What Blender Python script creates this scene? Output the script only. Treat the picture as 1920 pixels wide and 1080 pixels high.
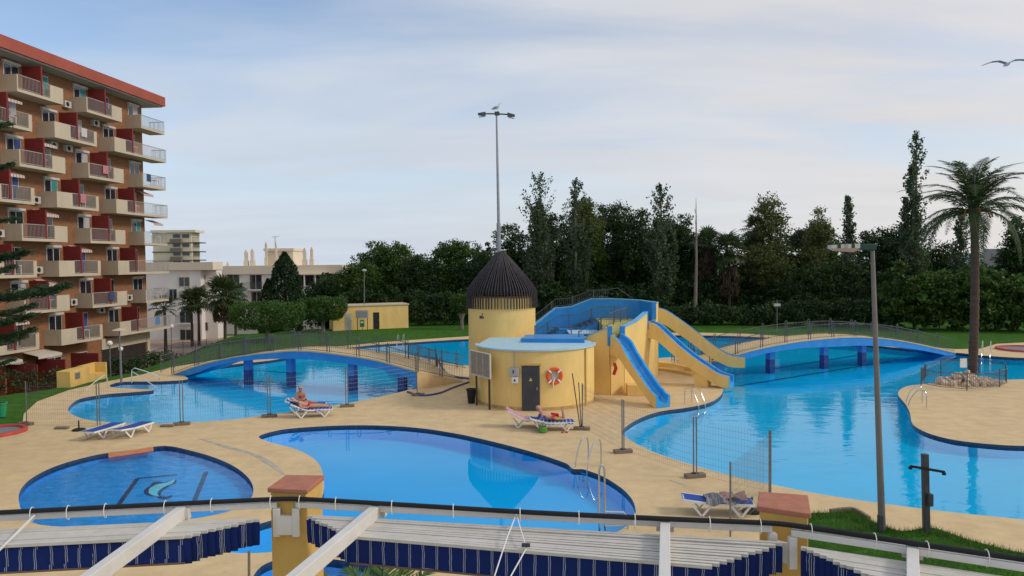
import bpy, bmesh, math, random
import numpy as np
from mathutils import Vector, Matrix
from mathutils.geometry import delaunay_2d_cdt
R = math.radians
random.seed(7)
for o in list(bpy.data.objects): bpy.data.objects.remove(o)
scene = bpy.context.scene
COL = scene.collection

# ------------------------------------------------------------------ camera
CAM_H, FPX, PITCH, ROLL = 7.0, 1400.0, math.atan(50/1400), R(0.6)
_F = Vector((0, math.cos(PITCH), -math.sin(PITCH)))
_u = Vector((0, math.sin(PITCH), math.cos(PITCH))); _r = Vector((1, 0, 0))
_R = _r*math.cos(ROLL) - _u*math.sin(ROLL)
_U = _r*math.sin(ROLL) + _u*math.cos(ROLL)
cam_d = bpy.data.cameras.new('camera'); cam = bpy.data.objects.new('camera', cam_d); COL.objects.link(cam)
cam_d.sensor_width = 36; cam_d.lens = 36*FPX/1920; cam_d.clip_start = 0.1; cam_d.clip_end = 3000
m = Matrix((( _R.x, _U.x, -_F.x, 0), (_R.y, _U.y, -_F.y, 0), (_R.z, _U.z, -_F.z, CAM_H), (0, 0, 0, 1)))
cam.matrix_world = m
scene.camera = cam
def ray(px, py): return _F + _R*((px-960)/FPX) + _U*((540-py)/FPX)
def W(px, py, z=0.0):
    """point of the level z that the photograph shows at pixel px, py"""
    d = ray(px, py); t = (z-CAM_H)/d.z
    return Vector((d.x*t, d.y*t, z))
def D(px, py, y):
    """point at distance y"""
    d = ray(px, py); t = y/d.y
    return Vector((d.x*t, y, CAM_H+d.z*t))

# ------------------------------------------------------------------ sky and sun
SUN_EL, SUN_AZ = R(34), R(100)
world = bpy.data.worlds.new('World'); scene.world = world; world.use_nodes = True
nt = world.node_tree; N = nt.nodes; L = nt.links
bg = N['Background']; bg.inputs['Strength'].default_value = 0.1
sky = N.new('ShaderNodeTexSky'); sky.sky_type = 'NISHITA'; sky.sun_disc = False
sky.sun_elevation = SUN_EL; sky.sun_rotation = SUN_AZ; sky.altitude = 30; sky.air_density = 1.0; sky.dust_density = 0.15; sky.ozone_density = 3.0
def wn(t, **k):
    n = N.new(t)
    for a, b in k.items(): setattr(n, a, b)
    return n
def wmath(op, a, b=None, clamp=False):
    n = wn('ShaderNodeMath', operation=op, use_clamp=clamp)
    for i, v in enumerate((a, b)):
        if v is None: continue
        if isinstance(v, (int, float)): n.inputs[i].default_value = v
        else: L.new(v, n.inputs[i])
    return n.outputs[0]
tc = wn('ShaderNodeTexCoord'); sep = wn('ShaderNodeSeparateXYZ'); L.new(tc.outputs['Generated'], sep.inputs[0])
zz = wmath('ADD', wmath('MAXIMUM', sep.outputs[2], 0.0), 0.12)
cmb = wn('ShaderNodeCombineXYZ'); L.new(wmath('DIVIDE', sep.outputs[0], zz), cmb.inputs[0]); L.new(wmath('DIVIDE', sep.outputs[1], zz), cmb.inputs[1])
mp = wn('ShaderNodeMapping'); L.new(cmb.outputs[0], mp.inputs[0])
mp.inputs['Rotation'].default_value = (0, 0, R(20)); mp.inputs['Scale'].default_value = (0.75, 1.5, 1); mp.inputs['Location'].default_value = (1.7, 7.9, 0)
n1 = wn('ShaderNodeTexNoise'); n1.inputs['Scale'].default_value = 0.55; n1.inputs['Detail'].default_value = 7; n1.inputs['Roughness'].default_value = 0.52
n1.inputs['Distortion'].default_value = 0.5
L.new(mp.outputs[0], n1.inputs['Vector'])
cr = wn('ShaderNodeValToRGB'); L.new(n1.outputs['Fac'], cr.inputs[0])
cr.color_ramp.elements[0].position = 0.33; cr.color_ramp.elements[0].color = (0.2, 0.2, 0.2, 1)
cr.color_ramp.elements[1].position = 0.57; cr.color_ramp.elements[1].color = (0.95, 0.95, 0.95, 1)
n2 = wn('ShaderNodeTexNoise'); n2.inputs['Scale'].default_value = 1.1; n2.inputs['Detail'].default_value = 5
L.new(mp.outputs[0], n2.inputs['Vector'])
# thin cloud: bluish white, warmer towards the low sun
vd = wn('ShaderNodeVectorMath', operation='DOT_PRODUCT'); L.new(tc.outputs['Generated'], vd.inputs[0])
vd.inputs[1].default_value = (math.sin(SUN_AZ)*math.cos(R(8)), math.cos(SUN_AZ)*math.cos(R(8)), math.sin(R(8)))
warm = wn('ShaderNodeMapRange'); L.new(vd.outputs['Value'], warm.inputs[0])
warm.inputs[1].default_value = -0.35; warm.inputs[2].default_value = 0.60; warm.inputs[3].default_value = 0; warm.inputs[4].default_value = 1
mc = wn('ShaderNodeMix', data_type='RGBA'); L.new(warm.outputs[0], mc.inputs[0])
mc.inputs[6].default_value = (5.55, 6.15, 7.0, 1); mc.inputs[7].default_value = (7.4, 6.85, 6.5, 1)
br = wn('ShaderNodeMapRange'); L.new(n2.outputs['Fac'], br.inputs[0]); br.inputs[1].default_value = 0.3; br.inputs[2].default_value = 0.7
br.inputs[3].default_value = 0.96; br.inputs[4].default_value = 1.05
mul = wn('ShaderNodeMix', data_type='RGBA', blend_type='MULTIPLY'); mul.inputs[0].default_value = 1
L.new(mc.outputs[2], mul.inputs[6]); L.new(br.outputs[0], mul.inputs[7])
hz = wn('ShaderNodeMapRange', interpolation_type='SMOOTHSTEP'); L.new(sep.outputs[2], hz.inputs[0]); hz.inputs[1].default_value = 0.0; hz.inputs[2].default_value = 0.30; hz.inputs[3].default_value = 1.0; hz.inputs[4].default_value = 0.0
cov = wmath('MAXIMUM', cr.outputs[0], hz.outputs[0])
mx = wn('ShaderNodeMix', data_type='RGBA'); L.new(cov, mx.inputs[0]); sk = wn('ShaderNodeMix', data_type='RGBA', blend_type='MULTIPLY'); sk.inputs[0].default_value = 1; sk.inputs[7].default_value = (1.45, 1.45, 1.45, 1); sk.clamp_result = False; L.new(sky.outputs[0], sk.inputs[6]); L.new(sk.outputs[2], mx.inputs[6]); L.new(mul.outputs[2], mx.inputs[7])
L.new(mx.outputs[2], bg.inputs['Color'])
sd = bpy.data.lights.new('sun', 'SUN'); sd.energy = 1.5; sd.angle = R(11); sd.color = (1.0, 0.90, 0.76)
so = bpy.data.objects.new('sun', sd); COL.objects.link(so)
sv = Vector((math.sin(SUN_AZ)*math.cos(SUN_EL), math.cos(SUN_AZ)*math.cos(SUN_EL), math.sin(SUN_EL)))
so.rotation_euler = sv.to_track_quat('Z', 'Y').to_euler(); so.location = sv*200
scene.view_settings.view_transform = 'Standard'; scene.view_settings.look = 'None'
scene.view_settings.exposure = 0.13; scene.view_settings.gamma = 1.0; scene.view_settings.use_curve_mapping = False
scene.render.engine = 'CYCLES'
scene.cycles.transparent_max_bounces = 24; scene.cycles.max_bounces = 8

# ------------------------------------------------------------------ materials
MATS = {}
def M(name, col, rough=0.65, metal=0.0, var=0.10, scale=1.5, bump=0.0, bscale=30, spec=0.3, stain=None, stain_scale=0.6, stain_amt=0.35, island=0.0, stretch=None, speck=None):
    if name in MATS: return MATS[name]
    mt = bpy.data.materials.new(name); mt.use_nodes = True; MATS[name] = mt
    t = mt.node_tree; b = t.nodes['Principled BSDF']
    b.inputs['Roughness'].default_value = rough; b.inputs['Metallic'].default_value = metal; b.inputs['Specular IOR Level'].default_value = spec
    g = t.nodes.new('ShaderNodeNewGeometry'); pos = g.outputs['Position']
    if stretch:
        mpn = t.nodes.new('ShaderNodeMapping'); mpn.inputs['Scale'].default_value = stretch; t.links.new(pos, mpn.inputs[0]); pos = mpn.outputs[0]
    n = t.nodes.new('ShaderNodeTexNoise'); n.inputs['Scale'].default_value = scale; n.inputs['Detail'].default_value = 6; n.inputs['Roughness'].default_value = 0.62
    t.links.new(pos, n.inputs['Vector'])
    r = t.nodes.new('ShaderNodeValToRGB'); t.links.new(n.outputs['Fac'], r.inputs[0])
    r.color_ramp.elements[0].position = 0.28; r.color_ramp.elements[1].position = 0.72
    r.color_ramp.elements[0].color = tuple(c*(1-var) for c in col)+(1,)
    r.color_ramp.elements[1].color = tuple(min(1, c*(1+var)) for c in col)+(1,)
    out = r.outputs[0]
    if island:
        h = t.nodes.new('ShaderNodeHueSaturation'); mr = t.nodes.new('ShaderNodeMapRange'); t.links.new(g.outputs['Random Per Island'], mr.inputs[0])
        mr.inputs[3].default_value = 1-island; mr.inputs[4].default_value = 1+island; t.links.new(mr.outputs[0], h.inputs['Value']); t.links.new(out, h.inputs['Color']); out = h.outputs[0]
    if stain:
        n3 = t.nodes.new('ShaderNodeTexNoise'); n3.inputs['Scale'].default_value = stain_scale; n3.inputs['Detail'].default_value = 8; n3.inputs['Roughness'].default_value = 0.7
        t.links.new(pos, n3.inputs['Vector'])
        r3 = t.nodes.new('ShaderNodeMapRange'); t.links.new(n3.outputs['Fac'], r3.inputs[0]); r3.inputs[1].default_value = 0.5; r3.inputs[2].default_value = 0.75
        r3.inputs[3].default_value = 0; r3.inputs[4].default_value = stain_amt
        k = t.nodes.new('ShaderNodeMix'); k.data_type = 'RGBA'; t.links.new(r3.outputs[0], k.inputs[0]); t.links.new(out, k.inputs[6]); k.inputs[7].default_value = tuple(stain)+(1,); out = k.outputs[2]
    if speck:
        n5 = t.nodes.new('ShaderNodeTexNoise'); n5.inputs['Scale'].default_value = speck[1]; n5.inputs['Detail'].default_value = 5; n5.inputs['Roughness'].default_value = 0.8
        t.links.new(pos, n5.inputs['Vector']); r5 = t.nodes.new('ShaderNodeMapRange'); t.links.new(n5.outputs['Fac'], r5.inputs[0]); r5.inputs[1].default_value = 0.60; r5.inputs[2].default_value = 0.72; r5.inputs[3].default_value = 0; r5.inputs[4].default_value = speck[2]
        k5 = t.nodes.new('ShaderNodeMix'); k5.data_type = 'RGBA'; t.links.new(r5.outputs[0], k5.inputs[0]); t.links.new(out, k5.inputs[6]); k5.inputs[7].default_value = tuple(speck[0])+(1,); out = k5.outputs[2]
    t.links.new(out, b.inputs['Base Color'])
    if bump:
        n4 = t.nodes.new('ShaderNodeTexNoise'); n4.inputs['Scale'].default_value = bscale; n4.inputs['Detail'].default_value = 4; t.links.new(pos, n4.inputs['Vector'])
        bp = t.nodes.new('ShaderNodeBump'); bp.inputs['Strength'].default_value = bump; bp.inputs['Distance'].default_value = 0.02
        t.links.new(n4.outputs['Fac'], bp.inputs['Height']); t.links.new(bp.outputs[0], b.inputs['Normal'])
    return mt
def leafmat(name, col, col2, trans=0.25, var=0.35):
    mt = bpy.data.materials.new(name); mt.use_nodes = True; MATS[name] = mt
    t = mt.node_tree; t.nodes.clear()
    out = t.nodes.new('ShaderNodeOutputMaterial'); g = t.nodes.new('ShaderNodeNewGeometry')
    r = t.nodes.new('ShaderNodeValToRGB'); r.color_ramp.elements[0].color = tuple(col)+(1,); r.color_ramp.elements[1].color = tuple(col2)+(1,)
    n = t.nodes.new('ShaderNodeTexNoise'); n.inputs['Scale'].default_value = 0.45; n.inputs['Detail'].default_value = 3; t.links.new(g.outputs['Position'], n.inputs['Vector'])
    a = t.nodes.new('ShaderNodeMath'); a.operation = 'MULTIPLY_ADD'; t.links.new(g.outputs['Random Per Island'], a.inputs[0]); a.inputs[1].default_value = 0.7; 
    s = t.nodes.new('ShaderNodeMath'); s.operation = 'MULTIPLY_ADD'; t.links.new(n.outputs['Fac'], s.inputs[0]); s.inputs[1].default_value = 1.1; s.inputs[2].default_value = -0.4
    t.links.new(s.outputs[0], a.inputs[2]); t.links.new(a.outputs[0], r.inputs[0])
    d = t.nodes.new('ShaderNodeBsdfPrincipled'); d.inputs['Roughness'].default_value = 0.55; d.inputs['Specular IOR Level'].default_value = 0.25
    tr = t.nodes.new('ShaderNodeBsdfTranslucent'); t.links.new(r.outputs[0], d.inputs['Base Color']); t.links.new(r.outputs[0], tr.inputs[0])
    mxs = t.nodes.new('ShaderNodeMixShader'); mxs.inputs[0].default_value = trans
    t.links.new(d.outputs[0], mxs.inputs[1]); t.links.new(tr.outputs[0], mxs.inputs[2]); t.links.new(mxs.outputs[0], out.inputs[0])
    return mt
def watermat(name, tint, scale, bump, rough=0.015, calm=None, ior=1.30):
    mt = bpy.data.materials.new(name); mt.use_nodes = True; MATS[name] = mt
    t = mt.node_tree; t.nodes.clear()
    out = t.nodes.new('ShaderNodeOutputMaterial'); g = t.nodes.new('ShaderNodeNewGeometry')
    mpn = t.nodes.new('ShaderNodeMapping'); mpn.inputs['Scale'].default_value = (0.55, 1.0, 1); t.links.new(g.outputs['Position'], mpn.inputs[0])
    n = t.nodes.new('ShaderNodeTexNoise'); n.inputs['Scale'].default_value = scale; n.inputs['Detail'].default_value = 4; n.inputs['Roughness'].default_value = 0.5; n.inputs['Distortion'].default_value = 0.6
    t.links.new(mpn.outputs[0], n.inputs['Vector'])
    bp = t.nodes.new('ShaderNodeBump'); bp.inputs['Distance'].default_value = 0.05; bp.inputs['Strength'].default_value = bump
    t.links.new(n.outputs['Fac'], bp.inputs['Height'])
    if calm:   # patches of calmer and rougher water
        c = t.nodes.new('ShaderNodeTexNoise'); c.inputs['Scale'].default_value = calm; c.inputs['Detail'].default_value = 2; t.links.new(g.outputs['Position'], c.inputs['Vector'])
        mr = t.nodes.new('ShaderNodeMapRange'); t.links.new(c.outputs['Fac'], mr.inputs[0]); mr.inputs[1].default_value = 0.38; mr.inputs[2].default_value = 0.62
        mr.inputs[3].default_value = bump*0.4; mr.inputs[4].default_value = bump; t.links.new(mr.outputs[0], bp.inputs['Strength'])
    fr = t.nodes.new('ShaderNodeFresnel'); io = t.nodes.new('ShaderNodeMapRange'); io.inputs[3].default_value = ior; io.inputs[4].default_value = 1/ior; t.links.new(g.outputs['Backfacing'], io.inputs[0]); t.links.new(io.outputs[0], fr.inputs[0]); t.links.new(bp.outputs[0], fr.inputs['Normal'])
    gl = t.nodes.new('ShaderNodeBsdfGlossy'); gl.inputs['Roughness'].default_value = rough; t.links.new(bp.outputs[0], gl.inputs['Normal'])
    tp = t.nodes.new('ShaderNodeBsdfTransparent'); tp.inputs[0].default_value = tuple(tint)+(1,)
    mxs = t.nodes.new('ShaderNodeMixShader'); t.links.new(fr.outputs[0], mxs.inputs[0]); t.links.new(tp.outputs[0], mxs.inputs[1]); t.links.new(gl.outputs[0], mxs.inputs[2])
    t.links.new(mxs.outputs[0], out.inputs[0])
    return mt
def stripemat(name, base, line, period, offs=(0.40, 0.52), axis=0):
    """woven cloth with pairs of thin lines printed along it (object space)"""
    mt = bpy.data.materials.new(name); mt.use_nodes = True; MATS[name] = mt
    t = mt.node_tree; b = t.nodes['Principled BSDF']; b.inputs['Roughness'].default_value = 0.8; b.inputs['Specular IOR Level'].default_value = 0.15
    uv = t.nodes.new('ShaderNodeTexCoord'); sp = t.nodes.new('ShaderNodeSeparateXYZ'); t.links.new(uv.outputs['Object'], sp.inputs[0])
    nz = t.nodes.new('ShaderNodeTexNoise'); nz.inputs['Scale'].default_value = 9; t.links.new(uv.outputs['Object'], nz.inputs['Vector'])
    def mth(op, a, bb=None):
        n = t.nodes.new('ShaderNodeMath'); n.operation = op
        for i, v in enumerate((a, bb)):
            if v is None: continue
            if isinstance(v, (int, float)): n.inputs[i].default_value = v
            else: t.links.new(v, n.inputs[i])
        return n.outputs[0]
    x = mth('ADD', sp.outputs[axis], mth('MULTIPLY', mth('SUBTRACT', nz.outputs['Fac'], 0.5), 0.02))
    fr = mth('FRACT', mth('DIVIDE', mth('ADD', x, 100.0), period))
    tot = None
    for c in offs:
        q = mth('LESS_THAN', mth('ABSOLUTE', mth('SUBTRACT', fr, c)), 0.018)
        tot = q if tot is None else mth('MAXIMUM', tot, q)
    k = t.nodes.new('ShaderNodeMix'); k.data_type = 'RGBA'; t.links.new(tot, k.inputs[0]); k.inputs[6].default_value = tuple(base)+(1,); k.inputs[7].default_value = tuple(line)+(1,)
    t.links.new(k.outputs[2], b.inputs['Base Color'])
    return mt

# ------------------------------------------------------------------ mesh helpers
WL = {}   # world position of what has been built
def link(o): COL.objects.link(o); return o
def props(o, label=None, cat=None, group=None, kind=None):
    if label: o['label'] = label
    if cat: o['category'] = cat
    if group: o['group'] = group
    if kind: o['kind'] = kind
    return o
def thing(name, loc, label, cat, group=None):
    o = bpy.data.objects.new(name, None); o.empty_display_size = 0.3; link(o); o.location = loc; WL[o] = Vector(loc)
    return props(o, label, cat, group)
def mesh_obj(name, V, F, mat, parent=None, label=None, cat=None, group=None, kind=None, smooth=35, bevel=0):
    V = np.asarray(V, dtype=np.float64).reshape(-1, 3)
    mn, mxx = V.min(0), V.max(0); c = Vector(((mn[0]+mxx[0])/2, (mn[1]+mxx[1])/2, mn[2]))
    me = bpy.data.meshes.new(name)
    me.from_pydata((V-np.array(c)).tolist(), [], F); me.update()
    if smooth:
        me.shade_smooth(); me.set_sharp_from_angle(angle=R(smooth))
    if mat: me.materials.append(mat)
    o = bpy.data.objects.new(name, me); link(o)
    if parent is not None: o.parent = parent; o.location = c-WL[parent]
    else: o.location = c
    WL[o] = c
    if bevel:
        bv = o.modifiers.new('bevel', 'BEVEL'); bv.width = bevel; bv.segments = 2; bv.limit_method = 'ANGLE'
    return props(o, label, cat, group, kind)
class MB:
    def __init__(s): s.v = []; s.f = []
    def add(s, v, f):
        n = len(s.v); s.v += [tuple(p) for p in v]; s.f += [tuple(i+n for i in q) for q in f]; return s
    def obox(s, o, ex, ey, ez):
        """box from corner o with edge vectors"""
        o, ex, ey, ez = map(Vector, (o, ex, ey, ez))
        v = [o, o+ex, o+ex+ey, o+ey, o+ez, o+ex+ez, o+ex+ey+ez, o+ey+ez]
        f = [(0, 3, 2, 1), (4, 5, 6, 7), (0, 1, 5, 4), (1, 2, 6, 5), (2, 3, 7, 6), (3, 0, 4, 7)]
        if ex.cross(ey).dot(ez) < 0: f = [q[::-1] for q in f]
        return s.add(v, f)
    def box(s, x0, y0, z0, x1, y1, z1): return s.obox((x0, y0, z0), (x1-x0, 0, 0), (0, y1-y0, 0), (0, 0, z1-z0))
    def bar(s, a, b, w, h=None, up=(0, 0, 1)):
        """rectangular bar from a to b; w across, h along up"""
        a, b = Vector(a), Vector(b); h = h or w; d = b-a; up = Vector(up)
        if abs(d.normalized().dot(up)) > 0.98: up = Vector((0, 1, 0))
        sx = d.cross(up).normalized()*w; sz = sx.cross(d).normalized()*h
        return s.obox(a-sx/2-sz/2, d, sx, sz)
    def tube(s, pts, r, n=6, caps=True):
        pts = [Vector(p) for p in pts]; k = len(pts); rr = r if hasattr(r, '__len__') else [r]*k
        base = len(s.v); ref = None
        for i, p in enumerate(pts):
            d = (pts[min(i+1, k-1)]-pts[max(i-1, 0)]).normalized()
            if ref is None:
                ref = Vector((0, 0, 1)) if abs(d.z) < 0.9 else Vector((1, 0, 0))
            x = (ref-d*ref.dot(d))
            if x.length < 1e-5: x = d.orthogonal()
            x.normalize(); y = d.cross(x); ref = x
            for j in range(n):
                a = 2*math.pi*j/n; s.v.append(tuple(p+(x*math.cos(a)+y*math.sin(a))*rr[i]))
        for i in range(k-1):
            for j in range(n):
                a = base+i*n+j; b = base+i*n+(j+1) % n; s.f.append((a, b, b+n, a+n))
        if caps: s.f.append(tuple(base+j for j in range(n))[::-1]); s.f.append(tuple(base+(k-1)*n+j for j in range(n)))
        return s
    def lathe(s, prof, c=(0, 0, 0), n=24, a0=0, a1=2*math.pi):
        full = abs(a1-a0-2*math.pi) < 1e-6; m_ = n if full else n+1; base = len(s.v); c = Vector(c)
        for (r, z) in prof:
            for j in range(m_):
                a = a0+(a1-a0)*j/n; s.v.append((c.x+r*math.cos(a), c.y+r*math.sin(a), c.z+z))
        for i in range(len(prof)-1):
            for j in range(n):
                a = base+i*m_+j; b = base+i*m_+(j+1) % m_; s.f.append((a, b, b+m_, a+m_))
        return s
    def prism(s, poly, z0, z1):
        """poly: list of (x,y) ccw; z0, z1 numbers or lists"""
        n = len(poly); Z0 = z0 if hasattr(z0, '__len__') else [z0]*n; Z1 = z1 if hasattr(z1, '__len__') else [z1]*n
        v = [(p[0], p[1], Z0[i]) for i, p in enumerate(poly)]+[(p[0], p[1], Z1[i]) for i, p in enumerate(poly)]
        ar = sum(poly[i][0]*poly[(i+1) % n][1]-poly[(i+1) % n][0]*poly[i][1] for i in range(n))
        f = [tuple(range(n))[::-1], tuple(range(n, 2*n))]+[(i, (i+1) % n, (i+1) % n+n, i+n) for i in range(n)]
        if ar < 0: f = [q[::-1] for q in f]
        return s.add(v, f)
    def wall(s, pts, th, zb, zt):
        """wall along a plan polyline; zb, zt per point"""
        pts = [Vector((p[0], p[1], 0)) for p in pts]; k = len(pts)
        ZB = zb if hasattr(zb, '__len__') else [zb]*k; ZT = zt if hasattr(zt, '__len__') else [zt]*k; base = len(s.v)
        for i, p in enumerate(pts):
            d = (pts[min(i+1, k-1)]-pts[max(i-1, 0)]).normalized(); nn = Vector((d.y, -d.x, 0))*th/2
            for q, z in ((p+nn, ZB[i]), (p-nn, ZB[i]), (p-nn, ZT[i]), (p+nn, ZT[i])): s.v.append((q.x, q.y, z))
        for i in range(k-1):
            for j in range(4):
                a = base+i*4+j; b = base+i*4+(j+1) % 4; s.f.append((a, a+4, b+4, b))
        s.f.append((base, base+1, base+2, base+3)); e = base+(k-1)*4; s.f.append((e+3, e+2, e+1, e))
        return s
    def build(s, name, mat, parent=None, **k): return mesh_obj(name, s.v, s.f, mat, parent, **k)
def copy_tree(o, parent=None):
    c = o.copy(); link(c); c.parent = parent
    for ch in list(o.children): copy_tree(ch, c)
    return c
def catmull(pts, sub=5, closed=True):
    P = [Vector((p[0], p[1], p[2] if len(p) > 2 else 0)) for p in pts]; n = len(P); out = []
    rng = range(n) if closed else range(n-1)
    for i in rng:
        g = (lambda j: P[j % n]) if closed else (lambda j: P[max(0, min(n-1, j))])
        p0, p1, p2, p3 = g(i-1), g(i), g(i+1), g(i+2)
        # centripetal-ish: limit tangents to the segment length
        l = (p2-p1).length
        t1 = (p2-p0)*0.5; t2 = (p3-p1)*0.5
        if t1.length > l: t1 *= l/t1.length
        if t2.length > l: t2 *= l/t2.length
        for k in range(sub):
            t = k/sub; a = 2*t**3-3*t**2+1; b = t**3-2*t**2+t; c = -2*t**3+3*t**2; d = t**3-t**2
            out.append(p1*a+t1*b+p2*c+t2*d)
    if not closed: out.append(P[-1])
    return out
def inpoly(x, y, poly):
    x = np.asarray(x); y = np.asarray(y); r = np.zeros(x.shape, bool); n = len(poly); j = n-1
    for i in range(n):
        xi, yi = poly[i][0], poly[i][1]; xj, yj = poly[j][0], poly[j][1]
        if yi != yj:
            r ^= ((yi > y) != (yj > y)) & (x < (xj-xi)*(y-yi)/(yj-yi)+xi)
        j = i
    return r
def sheet(name, outer, holes, mat, zf=lambda x, y: 0.0, step=0, **k):
    """flat or rolling sheet with holes"""
    pts = []; edges = []
    for pl in [outer]+holes:
        b = len(pts); n = len(pl); pts += [Vector((p[0], p[1])) for p in pl]; edges += [(b+i, b+(i+1) % n) for i in range(n)]
    if step:
        xs = [p[0] for p in outer]; ys = [p[1] for p in outer]
        gx, gy = np.meshgrid(np.arange(min(xs), max(xs), step), np.arange(min(ys), max(ys), step)); gx = gx.ravel()+0.013; gy = gy.ravel()+0.017
        ok = inpoly(gx, gy, outer)
        for h in holes: ok &= ~inpoly(gx, gy, h)
        pts += [Vector((a, b)) for a, b in zip(gx[ok], gy[ok])]
    V, E, F, *_ = delaunay_2d_cdt(pts, edges, [], 0, 1e-4)
    c = np.array([[sum(V[i][a] for i in f)/len(f) for a in (0, 1)] for f in F])
    ok = inpoly(c[:, 0], c[:, 1], outer)
    for h in holes: ok &= ~inpoly(c[:, 0], c[:, 1], h)
    F = [tuple(f) for f, q in zip(F, ok) if q]
    return mesh_obj(name, [(p[0], p[1], zf(p[0], p[1])) for p in V], F, mat, smooth=60, **k)
def leaf_quads(C, size, rng, aspect=0.55, flat=0.0, direction=None):
    """leaf-shaped quads at points C (n,3)"""
    n = len(C); nrm = rng.normal(size=(n, 3)); nrm[:, 2] += flat; nrm /= np.linalg.norm(nrm, axis=1)[:, None]
    if direction is None:
        t = rng.normal(size=(n, 3))
    else: t = direction+rng.normal(size=(n, 3))*0.25
    t -= nrm*(t*nrm).sum(1)[:, None]; t /= np.linalg.norm(t, axis=1)[:, None]+1e-9
    b = np.cross(nrm, t); s = (size*rng.uniform(0.6, 1.3, n))[:, None]
    V = np.stack([C-t*s*0.5, C+b*s*aspect*0.5, C+t*s*0.5, C-b*s*aspect*0.5], 1).reshape(-1, 3)
    F = np.arange(4*n).reshape(-1, 4)
    return V, F
def fast_mesh(name, V, F, mat, parent, smooth=False, **k):
    mn, mxx = V.min(0), V.max(0); c = Vector(((mn[0]+mxx[0])/2, (mn[1]+mxx[1])/2, mn[2]))
    V = V-np.array(c); me = bpy.data.meshes.new(name); nf, q = F.shape
    me.vertices.add(len(V)); me.vertices.foreach_set('co', V.astype(np.float32).ravel())
    me.loops.add(nf*q); me.loops.foreach_set('vertex_index', F.astype(np.int32).ravel())
    me.polygons.add(nf); me.polygons.foreach_set('loop_start', np.arange(0, nf*q, q, dtype=np.int32)); me.polygons.foreach_set('loop_total', np.full(nf, q, dtype=np.int32))
    me.update(calc_edges=True); me.validate()
    me.materials.append(mat)
    o = bpy.data.objects.new(name, me); link(o)
    if parent is not None: o.parent = parent; o.location = c-WL[parent]
    else: o.location = c
    WL[o] = c
    return props(o, **k)

# ------------------------------------------------------------------ materials of the place
m_deck = M('deck concrete', (0.65, 0.485, 0.265), 0.8, var=0.12, scale=1.6, bump=0.2, bscale=25, stain=(0.40, 0.30, 0.18), stain_scale=0.45, stain_amt=0.42, speck=((0.30, 0.22, 0.13), 3.5, 0.35))
m_lawn = M('lawn', (0.038, 0.118, 0.011), 0.9, var=0.4, scale=1.4, bump=0.6, bscale=18, spec=0.1, stain=(0.10, 0.115, 0.035), stain_scale=0.25, stain_amt=0.4)
m_yellow = M('yellow render', (0.80, 0.565, 0.205), 0.8, var=0.08, scale=1.2, bump=0.12, bscale=45, stain=(0.46, 0.32, 0.14), stain_scale=0.9, stain_amt=0.32, stretch=(1, 1, 0.4), speck=((0.44, 0.30, 0.13), 3, 0.22))
m_yellow2 = M('ochre render', (0.66, 0.44, 0.13), 0.8, var=0.07, scale=1.5, bump=0.15, bscale=45, stain=(0.38, 0.24, 0.09), stain_scale=1.1, stain_amt=0.3, stretch=(1, 1, 0.4))
m_blue = M('blue pool paint', (0.020, 0.245, 0.63), 0.42, var=0.10, scale=1.6, spec=0.4, stain=(0.08, 0.32, 0.66), stain_scale=0.8, stain_amt=0.4)
m_lblue = M('pale blue paint', (0.40, 0.60, 0.70), 0.55, var=0.08, scale=1.4, stain=(0.5, 0.62, 0.66), stain_amt=0.4)
m_navy = M('navy tile', (0.012, 0.05, 0.22), 0.3, var=0.3, scale=9, spec=0.5)
m_tile = M('pool edge tile', (0.022, 0.042, 0.095), 0.3, var=0.55, scale=7, spec=0.5)
m_steel = M('galvanised steel', (0.30, 0.31, 0.33), 0.45, 0.7, var=0.15, scale=4)
m_dsteel = M('dark painted steel', (0.07, 0.075, 0.085), 0.5, 0.3, var=0.2, scale=5)
m_chrome = M('stainless steel', (0.62, 0.62, 0.60), 0.22, 1.0, var=0.06, scale=6)
m_white = M('white powder coat', (0.66, 0.64, 0.60), 0.5, var=0.06, scale=3, stain=(0.45, 0.41, 0.34), stain_scale=2.5, stain_amt=0.35)
m_wplastic = M('white plastic', (0.78, 0.77, 0.74), 0.45, var=0.05, scale=4, stain=(0.55, 0.52, 0.46), stain_amt=0.25)
m_terra = M('terracotta cap', (0.42, 0.165, 0.105), 0.8, var=0.15, scale=8, bump=0.2, bscale=60, stain=(0.30, 0.17, 0.12), stain_scale=5, stain_amt=0.5)
m_brick = M('brown brick', (0.275, 0.128, 0.062), 0.85, var=0.22, scale=2.2, bump=0.3, bscale=10, stain=(0.24, 0.115, 0.06), stain_scale=0.5, stain_amt=0.5, stretch=(1, 1, 3.2))
m_cream = M('cream render', (0.54, 0.455, 0.335), 0.8, var=0.08, scale=0.9, stain=(0.38, 0.32, 0.24), stain_scale=0.7, stain_amt=0.4, stretch=(1, 1, 0.4))
m_red = M('oxide red paint', (0.215, 0.030, 0.026), 0.7, var=0.12, scale=1.2)
m_redfascia = M('red roof fascia', (0.36, 0.085, 0.058), 0.75, var=0.14, scale=0.6, stain=(0.34, 0.10, 0.06), stain_scale=0.4, stain_amt=0.5)
m_glass = M('window glass', (0.02, 0.028, 0.035), 0.06, var=0.3, scale=0.6, spec=0.7)
m_frame = M('window frame', (0.55, 0.53, 0.49), 0.5)
m_wwall = M('white render', (0.78, 0.74, 0.70), 0.85, var=0.06, scale=0.4, stain=(0.5, 0.46, 0.42), stain_scale=0.3, stain_amt=0.3)
m_cwall = M('cream tower render', (0.74, 0.64, 0.50), 0.85, var=0.06, scale=0.4)
m_black = M('black rubber', (0.012, 0.012, 0.014), 0.5, var=0.3, scale=5)
m_dark = M('dark opening', (0.022, 0.02, 0.02), 0.7, var=0.3, scale=2)
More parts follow.
